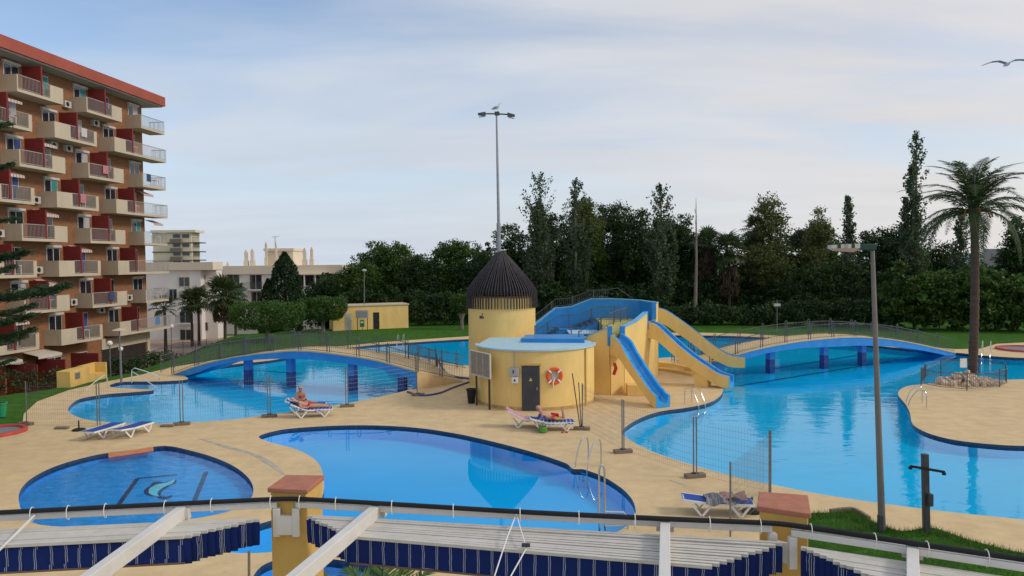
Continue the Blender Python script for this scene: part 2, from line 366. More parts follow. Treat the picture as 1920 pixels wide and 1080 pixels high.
m_concrete = M('concrete block', (0.20, 0.165, 0.125), 0.9, var=0.2, scale=8, bump=0.3)
m_stone = M('pale stone', (0.50, 0.39, 0.29), 0.9, var=0.3, scale=4, bump=0.5, bscale=20, island=0.3)
m_bark = M('bark', (0.09, 0.065, 0.048), 0.95, var=0.3, scale=4, bump=0.8, bscale=14, stretch=(1, 1, 0.3))
m_palmbark = M('palm bark', (0.085, 0.062, 0.05), 0.95, var=0.35, scale=5, bump=1.0, bscale=9, stretch=(0.5, 0.5, 2.5))
m_greybark = M('grey bark', (0.20, 0.17, 0.14), 0.95, var=0.25, scale=3, stretch=(1, 1, 0.3))
m_paving = M('paving', (0.36, 0.27, 0.20), 0.9, var=0.15, scale=1)

# ------------------------------------------------------------------ plan: outlines traced on the ground
def G(lst, z=0.0): return [W(a, b, z) for a, b in lst]
WZ = -0.10      # water level
pool_big_px = [(128,765),(134,776),(160,786),(200,791),(270,794),(350,792),(430,787),(500,778),(580,767),(650,756),(720,742),(765,731),(784,722)]
island_tip = [(-6.3, 45.0), (-8.0, 51.0), (-9.7, 58.3)]
pool_big_px2 = [(760,664),(810,675),(875,685),(960,680),(1100,676),(1200,676),(1240,671),(1275,670),(1310,676),(1335,692),(1349,712),(1356,728),(1351,742),(1330,755),(1290,764),(1240,771),(1205,782),(1178,797),(1165,812),
 (1180,824),(1215,843),(1280,866),(1380,894),(1460,911),(1560,930),(1700,950),(1800,962),(1920,974),(2150,1000),(2280,960),(2280,870),(2150,838),
 (1920,836),(1860,833),(1790,825),(1740,812),(1712,796),(1706,774),(1698,758),(1684,740),(1690,729),(1712,722),(1780,716),(1920,711),(2100,708),(2160,690),(2100,674),(1920,671),(1850,667),(1790,661),
 (1700,654),(1640,648),(1570,643),(1480,636),(1400,631),(1320,629),(1200,629),(1000,632),(875,636),(820,639),(760,643),(690,648),(640,655),(560,667),(505,676),(440,683),(370,693),(340,700),(352,711),(300,715),(232,716),(206,722),(216,727),(288,731),(240,736),(200,739),(150,748)]
bigpts = G(pool_big_px)+[Vector((a, b, 0)) for a, b in island_tip]+G(pool_big_px2)
POOL_BIG = catmull(bigpts, 4)
POOL_MID = catmull(G([(485,820),(500,812),(540,804),(620,798.5),(700,797.5),(780,802),(850,812),(920,827),(1000,848),(1062,869),(1074,879),(1094,880),(1130,893),(1165,915),(1185,936),(1192,957),(1188,973),(1165,993),(1110,1015),(950,1034),(760,1032),(640,1020),(560,1030),(480,1037),(425,1034),(405,1018),(430,1000),(515,974),(585,955),(606,925),(606,893),(598,870),(578,853),(548,840),(510,830)]), 4)
POOL_KID = catmull(G([(35,937),(40,916),(62,895),(110,872),(180,853),(250,843),(308,836),(350,843),(400,857),(440,875),(465,895),(475,915),(470,935),(445,953),(390,968),(300,980),(180,988),(75,984),(45,966)]), 4)
POOL_TINY = catmull(G([(470,1100),(490,1062),(540,1045),(620,1048),(690,1060),(730,1078),(720,1110),(600,1150),(500,1140)]), 4)
DECK = G([(-400,806),(0,798),(44,797),(47,776),(72,753),(130,732),(200,716),(262,704),(322,689),(400,676),(470,665),(560,656),(640,649.5),(700,643.5),(770,638),(875,631),(1000,627),(1200,624),(1320,624),(1400,626),(1480,631),(1570,638),(1640,642),(1720,648),(1790,655),(1840,654),(1870,645),(1930,642),(2100,655),(2300,672)])
DECK = [(p.x, p.y) for p in DECK]+[(62, 44), (62, 4), (3, 0.5), (-24, 0.5), (-40, 16)]

_cy = [0, 30, 38, 50, 62, 75, 84, 120, 400]; _cx = [-34, -31, -28.5, -24.3, -25, -27, -17, -9, -9]
def terrain(x, y):
    d = np.interp(y, _cy, _cx)-x; t = min(1, max(0, d/8.0)); z = -2.7*t*t*(3-2*t)
    if y > 95: u = min(1, (y-95)/60); z -= 2.0*u*u
    return z-0.02
outer = [(-700, -20), (700, -20), (700, 900), (-700, 900)]
mid = [(-90, -15), (90, -15), (90, 135), (-90, 135)]
sheet('ground', outer, [mid], m_lawn, zf=lambda x, y: terrain(x, y), step=25, kind='structure')
sheet('lawn', mid, [DECK], m_lawn, zf=terrain, step=2.2, kind='structure')
sheet('pool_deck', DECK, [POOL_BIG, POOL_MID, POOL_KID, POOL_TINY], m_deck, kind='structure')
# the strip of deck edge that meets the lawn
mb = MB(); mb.wall(DECK[:30], 0.10, -0.5, 0.012); mb.build('deck_edge', m_deck, kind='structure')

m_floor_big = M('light blue pool floor', (0.02, 0.66, 0.90), 0.6, var=0.07, scale=0.3)
m_floor_mid = M('azure pool floor', (0.015, 0.48, 0.90), 0.6, var=0.05, scale=0.3)
m_floor_kid = M('blue mosaic pool floor', (0.03, 0.36, 0.78), 0.5, var=0.22, scale=3)
w_big = watermat('water ruffled by wind', (0.16, 0.85, 0.98), 1.15, 0.36, calm=0.12, ior=1.38)
w_mid = watermat('still water', (0.20, 0.90, 0.98), 0.8, 0.022)
w_kid = watermat('rippled shallow water', (0.45, 0.88, 0.97), 3.0, 0.30)
def pool(poly, depth, mf, mw, names):
    sheet(names[0], poly, [], mf, zf=lambda x, y: -depth, kind='structure')
    mb = MB(); n = len(poly); mbt = MB()
    for i in range(n):
        a, b = poly[i], poly[(i+1) % n]
        mbt.add([(a.x, a.y, -0.20), (b.x, b.y, -0.20), (b.x, b.y, 0.0), (a.x, a.y, 0.0)], [(0, 1, 2, 3)])
        mb.add([(a.x, a.y, -depth), (b.x, b.y, -depth), (b.x, b.y, -0.20), (a.x, a.y, -0.20)], [(0, 1, 2, 3)])
    mb.build(names[1], mf, kind='structure', smooth=50); mbt.build(names[2], m_tile, kind='structure', smooth=50)
    sheet(names[3], poly, [], mw, zf=lambda x, y: WZ, kind='structure')
pool(POOL_BIG, 0.50, m_floor_big, w_big, ('large_pool_floor', 'large_pool_wall', 'large_pool_tile_edge', 'large_pool_water'))
pool(POOL_MID, 0.60, m_floor_mid, w_mid, ('round_pool_floor', 'round_pool_wall', 'round_pool_tile_edge', 'round_pool_water'))
pool(POOL_KID, 0.32, m_floor_kid, w_kid, ('childrens_pool_floor', 'childrens_pool_wall', 'childrens_pool_tile_edge', 'childrens_pool_water'))
pool(POOL_TINY, 0.35, m_floor_kid, w_kid, ('small_pool_floor', 'small_pool_wall', 'small_pool_tile_edge', 'small_pool_water'))

# dolphin and lines laid in mosaic on the floor of the children's pool
zf = -0.32+0.004
m_pale = M('pale mosaic', (0.55, 0.72, 0.80), 0.5, var=0.15, scale=8); m_ink = M('dark mosaic', (0.012, 0.03, 0.10), 0.5, var=0.3, scale=8)
dol = thing('dolphin_mosaic', W(310, 915, zf), 'pale leaping dolphin mosaic with dark outline on the floor of the small left pool', 'mosaic')
def ribbon(pts, wd, z):
    mb = MB(); P = [W(a, b, z) for a, b in pts]; P = catmull(P, 4, False); k = len(P); V = []
    for i, p in enumerate(P):
        d = (P[min(i+1, k-1)]-P[max(i-1, 0)]).normalized(); nn = Vector((d.y, -d.x, 0)); f = i/(k-1)
        w_ = np.interp(f, np.linspace(0, 1, len(wd)), wd); V += [p+nn*w_, p-nn*w_]
    mb.add(V, [(2*i, 2*i+1, 2*i+3, 2*i+2) for i in range(k-1)]); return mb
body = [(327,899),(316,906),(302,910),(291,917),(288,925),(296,930)]
ribbon(body, [.05,.26,.36,.33,.24,.08], zf).build('outline', m_ink, dol)
ribbon(body, [.02,.15,.22,.19,.11,.03], zf+0.004).build('body', m_pale, dol)
ribbon([(296,930),(310,934),(322,929)], [.06,.14,.04], zf+0.002).build('tail_fluke', m_ink, dol)
ribbon([(307,908),(292,904),(284,910)], [.10,.09,.03], zf+0.002).build('fin', m_ink, dol)
for a, b in (((221,948),(258,897)), ((258,897),(332,890)), ((364,940),(387,884))):
    p, q = W(*a, zf), W(*b, zf); mb = MB(); d = (q-p).normalized(); nn = Vector((d.y, -d.x, 0))*0.075
    mb.add([p-nn, p+nn, q+nn, q-nn], [(0, 1, 2, 3)]).build('line', m_ink, dol)
for a, b in (((1452,691),(1615,665)), ((1382,724),(1765,662)), ((437,691),(565,701)), ((347,706),(565,720))):
    p, q = W(*a, -.496), W(*b, -.496); d = (q-p).normalized(); nn = Vector((d.y, -d.x, 0))*0.13
    MB().add([p-nn, p+nn, q+nn, q-nn], [(0, 1, 2, 3)]).build('lane_line', m_navy, None, kind='structure')
# worn terracotta threshold on the far rim of the children's pool and scuffed line on the deck
mb = MB(); mb.wall(G([(203,852),(245,846),(287,840)]), 0.16, -0.12, 0.03); mb.build('pool_step', M('faded orange paint', (0.60, 0.22, 0.10), 0.8, var=0.2, scale=5), label='faded orange painted step on the far rim of the dolphin pool', cat='step')
m_patch = M('grey patched concrete', (0.42, 0.38, 0.31), 0.85, var=0.3, scale=3)
ribbon([(372,822),(425,838),(470,850),(505,868),(533,890)], [.02,.12,.09,.13,.03], 0.004).build('patched_crack', m_patch, kind='structure')
ribbon([(1255,900),(1290,912)], [.03,.05,.03], 0.004).build('patched_crack', m_patch, kind='structure')

# foot baths with red rims
m_bathgrey = M('grey tray', (0.20, 0.21, 0.24), 0.6, var=0.15, scale=3); m_redrim = M('red rim paint', (0.47, 0.07, 0.05), 0.6, var=0.15, scale=4)
for c, rx, lab in ((W(-8, 812), 1.15, 'round grey foot bath with red rim at the left lawn corner'), (W(1925, 656), 2.0, 'round foot bath with red rim on the far right bank')):
    t = thing('foot_bath', c, lab, 'foot bath')
    MB().lathe([(rx, 0), (rx, .12), (rx-.02, .15), (rx-.16, .15), (rx-.18, .12), (rx-.18, .05)], c, 40).build('rim', m_redrim, t)
    MB().lathe([(0.001, .05), (rx-.18, .05)], c, 40).build('tray', m_bathgrey, t)
    MB().lathe([(rx+.001, 0.006), (rx+.30, .006)], c, 40).build('apron', m_deck, t)

# raised grass bed in the right foreground
BED = catmull(G([(1512,972),(1556,968),(1598,967),(1632,983),(1690,1003),(1745,996),(1800,1014),(1870,1034),(1925,1046),(2100,1075),(2300,1200),(1900,1500),(1512,1400)]), 3)
sheet('grass_bed', BED, [], m_lawn, zf=lambda x, y: 0.10, step=0.7, kind='structure')
mb = MB()
for i in range(len(BED)):
    a, b = BED[i], BED[(i+1) % len(BED)]; mb.add([(a.x, a.y, -0.1), (b.x, b.y, -0.1), (b.x, b.y, .1), (a.x, a.y, .1)], [(0, 1, 2, 3)])
mb.build('grass_bed_edge', m_lawn, kind='structure')
rng = np.random.default_rng(3)
bx = [p.x for p in BED]; by = [p.y for p in BED]
gx = rng.uniform(min(bx), max(bx), 90000); gy = rng.uniform(11, max(by), 90000); ok = inpoly(gx, gy, BED); gx, gy = gx[ok], gy[ok]
edge = np.min([np.hypot(gx-p.x, gy-p.y) for p in BED[:30]], 0)
hgt = np.where(edge < 0.5, rng.uniform(.05, .17, len(gx)), rng.uniform(.03, .07, len(gx)))
a = rng.uniform(0, 6.28, len(gx)); wv = 0.007
b0 = np.stack([gx-np.cos(a)*wv, gy-np.sin(a)*wv, np.full(len(gx), .09)], 1); b1 = np.stack([gx+np.cos(a)*wv, gy+np.sin(a)*wv, np.full(len(gx), .09)], 1)
lean = rng.normal(0, .35, (len(gx), 2))*hgt[:, None]
tp = np.stack([gx+lean[:, 0], gy+lean[:, 1], .09+hgt], 1)
m_grass = leafmat('grass blades', (0.040, 0.110, 0.014), (0.095, 0.20, 0.034), 0.3)
fast_mesh('grass', np.stack([b0, b1, tp], 1).reshape(-1, 3), np.arange(3*len(gx)).reshape(-1, 3), m_grass, None, label='short green grass growing in the bed by the lamp post', cat='grass', kind='stuff')
kb = thing('kerb', W(1600, 962), 'low weathered stone kerb at the corner of the grass bed', 'kerb')
kp = G([(1556,965),(1578,962),(1600,961),(1615,969),(1630,979)])
for p, q in zip(kp[:-1], kp[1:]):
    MB().bar(p+(q-p)*.03+Vector((0, 0, .07)), q-(q-p)*.03+Vector((0, 0, .07)), .10, .16).build('stone', m_concrete, kb, bevel=.01)

UP = Vector((0, 0, 1))
# ------------------------------------------------------------------ arched footbridges
m_rail = M('railing grey', (0.12, 0.125, 0.14), 0.5, 0.4, var=0.15, scale=4)
def railing(pts, h, parent, name='railing', post=2.0, bar=0.13, mat=None, hoop=True, r=0.0085):
    """posts are parts, the thin bars and the two rails one part"""
    mat = mat or m_rail; P = [Vector(p) for p in pts]; mb = MB(); up = Vector((0, 0, 1))
    mb.tube([p+up*h*.93 for p in P], 0.02, 5); mb.tube([p+up*.12 for p in P], 0.016, 4)
    acc = 0.0; nb = 0.0; npst = 0.0
    for p, q in zip(P[:-1], P[1:]):
        l = (q-p).length
        while nb <= acc+l:
            c = p.lerp(q, (nb-acc)/l); mb.tube([c+up*.12, c+up*h*.93], r, 3, False); nb += bar
        while npst <= acc+l+1e-4:
            c = p.lerp(q, min(1, (npst-acc)/l)); pm = MB()
            if hoop:
                d = (q-p).normalized()*.09; pm.tube([c-d, c-d+up*h*1.02, c-d*.5+up*h*1.10, c+d*.5+up*h*1.10, c+d+up*h*1.02, c+d], 0.026, 5)
            else: pm.tube([c, c+up*h*1.03], 0.03, 6)
            pm.build('post', mat, parent); npst += post
        acc += l
    return mb.build(name, mat, parent, kind='stuff')
def on_plane(px, py, a, b):
    """where the sight line of a pixel meets the upright plane through a and b"""
    d = ray(px, py); n_ = Vector((-(b.y-a.y), b.x-a.x, 0)); t = (a.x*n_.x+a.y*n_.y)/(d.x*n_.x+d.y*n_.y)
    return Vector((d.x*t, d.y*t, CAM_H+d.z*t))
def bridge(a, b, width, top, und, posts, label, ramp=None, ramp_a=None):
    a, b = Vector(a), Vector(b); L_ = (b-a).length; d = (b-a)/L_; nn = Vector((-d.y, d.x, 0))
    t = thing('footbridge', a.lerp(b, .5), label, 'bridge')
    par = lambda q: ((on_plane(q[0], q[1], a, b)-a).dot(d)/L_, on_plane(q[0], q[1], a, b).z)
    T = sorted(par(q) for q in top); B = sorted(par(q) for q in und)
    sm = catmull([Vector((s_, 0, z)) for s_, z in T], 6, False); smb = catmull([Vector((s_, 0, z)) for s_, z in B], 6, False)
    zt_ = lambda s_: float(np.interp(s_, [p.x for p in sm], [p.z for p in sm])); zb_ = lambda s_: float(np.interp(s_, [p.x for p in smb], [p.z for p in smb]))
    K = 32; V = []; F = []; VW = []
    for i in range(K+1):
        s_ = i/K; p = a.lerp(b, s_); zt = max(.015, zt_(s_)); zb = min(zt-.1, zb_(s_))
        for q, z in ((p, zb), (p+nn*width, zb), (p+nn*width, zt), (p, zt)): V.append((q.x, q.y, z))
        VW += [tuple(p+nn*.06+Vector((0, 0, zt+.006))), tuple(p+nn*(width-.06)+Vector((0, 0, zt+.006)))]
    for i in range(K):
        for j in range(4):
            m0 = i*4+j; m1 = i*4+(j+1) % 4; F.append((m0, m0+4, m1+4, m1))
    F += [(0, 1, 2, 3), (K*4+3, K*4+2, K*4+1, K*4)]
    mesh_obj('span', V, F, m_blue, t)
    MB().add(VW, [(2*i, 2*i+2, 2*i+3, 2*i+1) for i in range(K)]).build('walkway', m_deck, t)
    for o0, o1 in ((-.03, .07), (width-.07, width+.03)):
        VK = []
        for i in range(K+1):
            s_ = i/K; p = a.lerp(b, s_); zt = max(.015, zt_(s_))
            VK += [tuple(p+nn*o0+UP*(zt-.03)), tuple(p+nn*o1+UP*(zt-.03)), tuple(p+nn*o1+UP*(zt+.045)), tuple(p+nn*o0+UP*(zt+.045))]
        MB().add(VK, [(i*4+j, i*4+4+j, i*4+4+(j+1) % 4, i*4+(j+1) % 4) for i in range(K) for j in range(4)]+[(0, 1, 2, 3), (K*4+3, K*4+2, K*4+1, K*4)]).build('kerb_strip', m_deck, t)
    for px, py in posts:
        h_ = nn*width*.45; p = on_plane(px, py, a+h_, b+h_); s_ = max(0, min(1, (p-a).dot(d)/L_)); p = a.lerp(b, s_)+h_; z = zb_(s_)
        MB().obox(p-d*.2-nn*.2+Vector((0, 0, .42)), d*.4, nn*.4, (0, 0, max(.05, z-.42+.1))).build('pier', m_blue, t)
        MB().obox(p-d*.205-nn*.205+Vector((0, 0, -.5)), d*.41, nn*.41, (0, 0, .92)).build('tiled_footing', m_navy, t)
    for off in (.08, width-.08):
        railing([a.lerp(b, i/24)+nn*off+Vector((0, 0, max(.015, zt_(i/24)))) for i in range(25)], 1.0, t, post=2.0)
    if ramp:
        e = Vector(ramp); z1 = zt_(1); dd = (e-b).normalized(); n2 = Vector((-dd.y, dd.x, 0)); far = b+nn*width
        MB().add([b, e, e+n2*width, far, b+Vector((0, 0, z1)), e+Vector((0, 0, .02)), e+n2*width+Vector((0, 0, .02)), far+Vector((0, 0, z1))],
          [(4, 5, 6, 7), (0, 1, 5, 4), (1, 2, 6, 5), (2, 3, 7, 6)]).build('ramp', m_deck, t)
        railing([far+Vector((0, 0, z1)), e+n2*width+Vector((0, 0, .02))], 1.0, t, post=1.8); railing([b+Vector((0, 0, z1)), e+Vector((0, 0, .02))], 1.0, t, post=1.8)
    if ramp_a:
        e = Vector(ramp_a); z1 = zt_(0); far = a+nn*width
        MB().add([a, e, e+nn*width, far, a+UP*z1, e+UP*.02, e+nn*width+UP*.02, far+UP*z1], [(7, 6, 5, 4), (4, 5, 1, 0), (5, 6, 2, 1), (6, 7, 3, 2), (3, 7, 4, 0)]).build('ramp', m_deck, t)
    return t
bridge(W(322, 703), W(782, 730), 2.3, [(322,703),(360,689),(400,678),(450,668),(500,662),(560,658),(620,663),(700,675),(782,697)],
  [(322,712),(370,699),(400,687),(450,677.5),(500,673.5),(560,673),(620,678),(700,690),(755,704),(770,716),(782,735)], [(466,700),(546,708),(662,720),(755,728)],
  'blue arched footbridge over the left pool with grey railings', ramp=(-2.9, 43.4, 0))
bridge(Vector((12.2, 45.6, 0)), W(1792, 662), 2.3, [(1355,677),(1380,666),(1400,660),(1440,650.5),(1500,640),(1560,634),(1600,632),(1660,635),(1720,645),(1792,662)],
  [(1355,694),(1380,681),(1400,673),(1440,662),(1500,653),(1545,651),(1616,648),(1680,651),(1740,659),(1792,671)], [(1444,703),(1545,690),(1616,677)],
  'blue arched footbridge over the right pool behind the slides', ramp_a=(10.4, 46.6, 0))

# ------------------------------------------------------------------ round tower, pump house and slide tower
T = Vector((-0.60, 43.0, 0)); TR = 1.93
tw = thing('round_tower', T, 'round yellow tower with dark pointed slatted roof beside the slides', 'tower')
MB().lathe([(TR, 0), (TR, 5.0), (TR-.15, 5.02), (0.01, 5.05)], T, 64).build('drum', m_yellow, tw)
m_batten = M('dark weathered batten', (0.052, 0.047, 0.050), 0.8, var=0.35, scale=6, island=0.3)
rf = MB().lathe([(0.10, 7.52), (0.56, 7.08), (1.18, 6.37), (1.73, 5.70), (1.95, 5.33), (1.93, 5.2), (0.2, 7.2)], T, 56).build('roof', M('dark roof felt', (0.02, 0.018, 0.018), 0.9), tw)
bt = MB(); bw = .05
KR = 2.06
def batten_mesh():
    mb = MB(); prof = [(.16, 7.58), (.62, 7.12), (1.25, 6.40), (1.80, 5.72), (2.02, 5.36), (KR, 5.05), (KR, 4.36)]; th = .05; n = len(prof); V = []
    for i, (r, z) in enumerate(prof):
        for rr, yy in ((r, -1), (r, 1), (r-.07, 1), (r-.07, -1)): V.append((rr, yy*(bw/2 if i else .012), z))
    F = []
    for i in range(n-1):
        for j in range(4): a_, b_ = i*4+j, i*4+(j+1) % 4; F.append((a_, b_, b_+4, a_+4))
    F += [(3, 2, 1, 0), (n*4-4, n*4-3, n*4-2, n*4-1)]
    return mb.add(V, F)
b0_ = batten_mesh().build('batten', m_batten, None)
for k_ in range(72):
    o = b0_ if k_ == 0 else b0_.copy()
    if k_: link(o)
    loc = WL[b0_]; ang = 2*math.pi*k_/72+random.uniform(-.006, .006); q = Matrix.Rotation(ang, 3, 'Z') @ loc
    o.parent = rf; o.rotation_euler = (random.uniform(-.012, .012), 0, ang); o.location = T+q-WL[rf]
MB().lathe([(2.0, 4.98), (2.0, 5.06), (1.94, 5.06), (1.94, 4.98), (2.0, 4.98)], T, 48).build('ring_beam', M('rusty ring', (0.20, 0.10, 0.06), 0.8), tw)
hk = D(900, 592, 41.1); MB().tube([hk, hk+Vector((0, -.12, -.02)), hk+Vector((.12, -.2, -.02)), hk+Vector((.14, -.2, .15))], .03, 6).build('wall_hook', m_dsteel, tw)
MB().box(hk.x-.02, hk.y-.34, hk.z-.14, hk.x+.22, hk.y-.12, hk.z-.02).build('wall_lamp', m_dsteel, tw)
# tall lamp rising from the roof, with two lamp heads and a bird on it
LB = T+Vector((-.13, 0, 0))
lp = thing('lamp_mast', LB+Vector((0, 0, 7.4)), 'tall slim lamp mast with two heads rising from the pointed tower roof', 'lamp post')
tp_ = D(931, 214, 43.0)
MB().tube([LB+Vector((0, 0, 7.2)), LB+Vector((0, 0, 9.2))], [.13, .12], 10).build('mast_base', m_steel, lp)
MB().tube([LB+Vector((0, 0, 9.2)), (LB+Vector((0, 0, 9.2))).lerp(tp_, .5), tp_], [.085, .07, .05], 10).build('mast', m_steel, lp)
m_lampgreen = M('lamp housing', (0.06, 0.075, 0.075), 0.5, .2, var=0.15, scale=4); m_lens = M('lamp lens', (0.45, 0.47, 0.45), 0.2, var=0.1, scale=3, spec=.6)
for sx, dy in ((-1, -.3), (1, .25)):
    h = tp_+Vector((sx*.62, dy*.5, .0)); e = tp_+Vector((sx*1.05, dy, -.06))
    MB().bar(tp_+Vector((0, 0, .02)), h, .07, .07).build('arm', m_lampgreen, lp)
    hd = MB().add([h+Vector((0, -.16, .09)), h+Vector((0, .16, .09)), e+Vector((0, .14, .05)), e+Vector((0, -.14, .05)), h+Vector((0, -.15, -.13)), h+Vector((0, .15, -.13)), e+Vector((0, .12, -.03)), e+Vector((0, -.12, -.03))],
      [(0, 1, 2, 3), (0, 4, 5, 1), (1, 5, 6, 2), (2, 6, 7, 3), (3, 7, 4, 0), (7, 6, 5, 4)]).build('lamp_head', m_lampgreen, lp)
    a_ = h.lerp(e, .15); b_ = h.lerp(e, .9); MB().obox(a_+Vector((0, -.11, -.16)), (b_-a_), (0, .22, 0), (0, 0, .03)).build('lens', m_lens, hd)
MB().box(tp_.x-.11, tp_.y-.11, tp_.z-.06, tp_.x+.17, tp_.y+.11, tp_.z+.13).build('junction_box', m_lampgreen, lp)

# pump house
PC = Vector((1.15, 37.6, 0)); PR = 2.95
ph = thing('pump_house', PC, 'low half round yellow pump house with grey door in front of the tower', 'building')
arc = [(PC.x+PR*math.cos(a), PC.y+PR*math.sin(a)) for a in np.linspace(math.pi, 2*math.pi, 41)]
foot = arc+[(PC.x+PR, 41.2), (PC.x-PR+.5, 41.2)]
MB().prism(foot, 0, 2.80).build('wall', m_yellow, ph)
rim = [(PC.x+(PR-.06)*math.cos(a), PC.y+(PR-.06)*math.sin(a)) for a in np.linspace(math.pi+.02, 2*math.pi-.02, 41)]
MB().wall([(PC.x+(PR+.01)*math.cos(a), PC.y+(PR+.01)*math.sin(a)) for a in np.linspace(math.pi, 2*math.pi, 41)], .16, 2.801, 2.88).build('roof_rim', m_lblue, ph)
MB().prism([(x*.999+PC.x*.001, y) for x, y in rim]+[(PC.x+PR-.1, 40.9), (PC.x-PR+.6, 40.9)], 2.802, 2.84).build('roof', m_lblue, ph)
MB().wall([D(977, 633, 38.2).xy[:], D(1096, 634, 37.7).xy[:]], .2, 2.5, 3.05).build('upstand', m_blue, ph)
MB().prism([D(979, 633, 38.31).xy[:], D(1094, 633, 37.81).xy[:], (3.95, 41.0), (.7, 41.0)], 2.846, 2.96).build('upper_roof', m_blue, ph)
def onwall(px, off=0.0):
    """point and outward normal of the curved wall seen at column px"""
    best = min(np.linspace(math.pi, 2*math.pi, 2000), key=lambda a: abs((PC.x+PR*math.cos(a))/(PC.y+PR*math.sin(a))-(px-960)/FPX))
    n_ = Vector((math.cos(best), math.sin(best), 0)); return Vector((PC.x, PC.y, 0))+n_*(PR+off), n_
m_boxgrey_ = M('grey plastic box', (0.42, 0.42, 0.41), 0.5)
m_door = M('grey steel door', (0.055, 0.057, 0.068), 0.5, var=0.12, scale=2, stain=(0.10, 0.09, 0.085), stain_scale=3, stain_amt=0.3)
p, n_ = onwall(993.5); tv = Vector((-n_.y, n_.x, 0)); 
MB().obox(p-tv*.42-n_*.12+Vector((0, 0, .02)), tv*.84, n_*.16, (0, 0, 2.12)).build('door_frame', m_dsteel, ph)
MB().obox(p-tv*.50-n_*.10+Vector((0, 0, 2.145)), tv*1.0, n_*.17, (0, 0, .10)).build('lintel', m_yellow2, ph)
MB().wall([(PC.x+(PR+.006)*math.cos(q), PC.y+(PR+.006)*math.sin(q)) for q in np.linspace(math.pi+.02, 2*math.pi-.02, 41)], .02, 0, .16).build('skirting', M('grimy skirting', (0.50, 0.345, 0.14), .85, var=.25, scale=4, stain=(0.26, .19, .10), stain_scale=3, stain_amt=.6), ph)
q_, nq = onwall(963, .02); MB().tube([q_+Vector((0, 0, 2.02)), q_+Vector((0, 0, 2.8))], .018, 6).build('conduit', m_boxgrey_, ph)
q_, nq = onwall(1096, .05); MB().tube([q_+Vector((0, 0, .05)), q_+Vector((0, 0, 2.78))], .04, 8).build('rainwater_pipe', m_yellow2, ph)
dr = MB().obox(p-tv*.37-n_*.1+Vector((0, 0, .05)), tv*.74, n_*.155, (0, 0, 2.03)).build('door', m_door, ph, bevel=.008)
for z in (.35, 1.75): MB().obox(p-tv*.34+n_*.055+Vector((0, 0, z)), tv*.68, n_*.012, (0, 0, .05)).build('rib', m_door, dr)
MB().obox(p+tv*.28+n_*.05+Vector((0, 0, 1.0)), tv*.05, n_*.06, (0, 0, .14)).build('handle', m_steel, dr)
MB().add([p-tv*.08+n_*.062+Vector((0, 0, 1.42)), p+tv*.08+n_*.062+Vector((0, 0, 1.42)), p+n_*.062+Vector((0, 0, 1.57))], [(0, 1, 2)]).build('warning_triangle', M('warning yellow', (0.75, 0.55, 0.04), 0.5), dr)
m_boxgrey = M('grey plastic box', (0.42, 0.42, 0.41), 0.5)
for px, z0, z1, w_, c in ((963.5, 1.63, 2.02, .46, m_boxgrey), (965, 1.30, 1.60, .30, m_wplastic)):
    p, n_ = onwall(px); tv = Vector((-n_.y, n_.x, 0))
    bx_ = MB().obox(p-tv*w_/2-n_*.05+Vector((0, 0, z0)), tv*w_, n_*.2, (0, 0, z1-z0)).build('electric_box', c, ph, bevel=.012)
    if c is m_wplastic:
        MB().add([p-tv*.07+n_*.153+Vector((0, 0, z0+.09)), p+tv*.07+n_*.153+Vector((0, 0, z0+.09)), p+n_*.153+Vector((0, 0, z0+.23))], [(0, 1, 2)]).build('warning_sign', m_dsteel, bx_)
    else: MB().obox(p-tv*.05+n_*.15+Vector((0, 0, z0+.13)), tv*.07, n_*.012, (0, 0, .16)).build('dial', m_dsteel, bx_)
# life ring
p, n_ = onwall(1037, .09); tv = Vector((-n_.y, n_.x, 0)); c = p+Vector((0, 0, 1.63)); up = Vector((0, 0, 1))
lr = thing('life_ring', c-up*.42, 'round orange life ring hanging on the pump house wall', 'life ring')
seg = 32; mb = MB(); V = []; F = []
for i in range(seg):
    a = 2*math.pi*i/seg; dv = tv*math.cos(a)+up*math.sin(a)
    for j in range(8):
        b = 2*math.pi*j/8; V.append(c+dv*(.33+.085*math.cos(b))+n_*(.06*math.sin(b)))
for i in range(seg):
    for j in range(8): F.append((i*8+j, ((i+1) % seg)*8+j, ((i+1) % seg)*8+(j+1) % 8, i*8+(j+1) % 8))
mb.add(V, F).build('ring', M('orange plastic', (0.72, 0.10, 0.025), 0.5, var=.1), lr)
for a in (45, 135, 225, 315):
    dv = tv*math.cos(R(a))+up*math.sin(R(a)); tt = tv*-math.sin(R(a))+up*math.cos(R(a))
    MB().obox(c+dv*.23-tt*.035-n_*.07, dv*.2, tt*.07, n_*.14).build('band', m_wplastic, lr)
MB().obox(c-tv*.12-up*.18-n_*.09, tv*.24, up*.34, n_*.05).build('bracket', m_boxgrey, lr)
MB().tube([c-up*.12+n_*.02, c-up*.3-tv*.1+n_*.08, c-up*.52-tv*.06+n_*.04], .03, 6).build('rope', m_wplastic, lr)

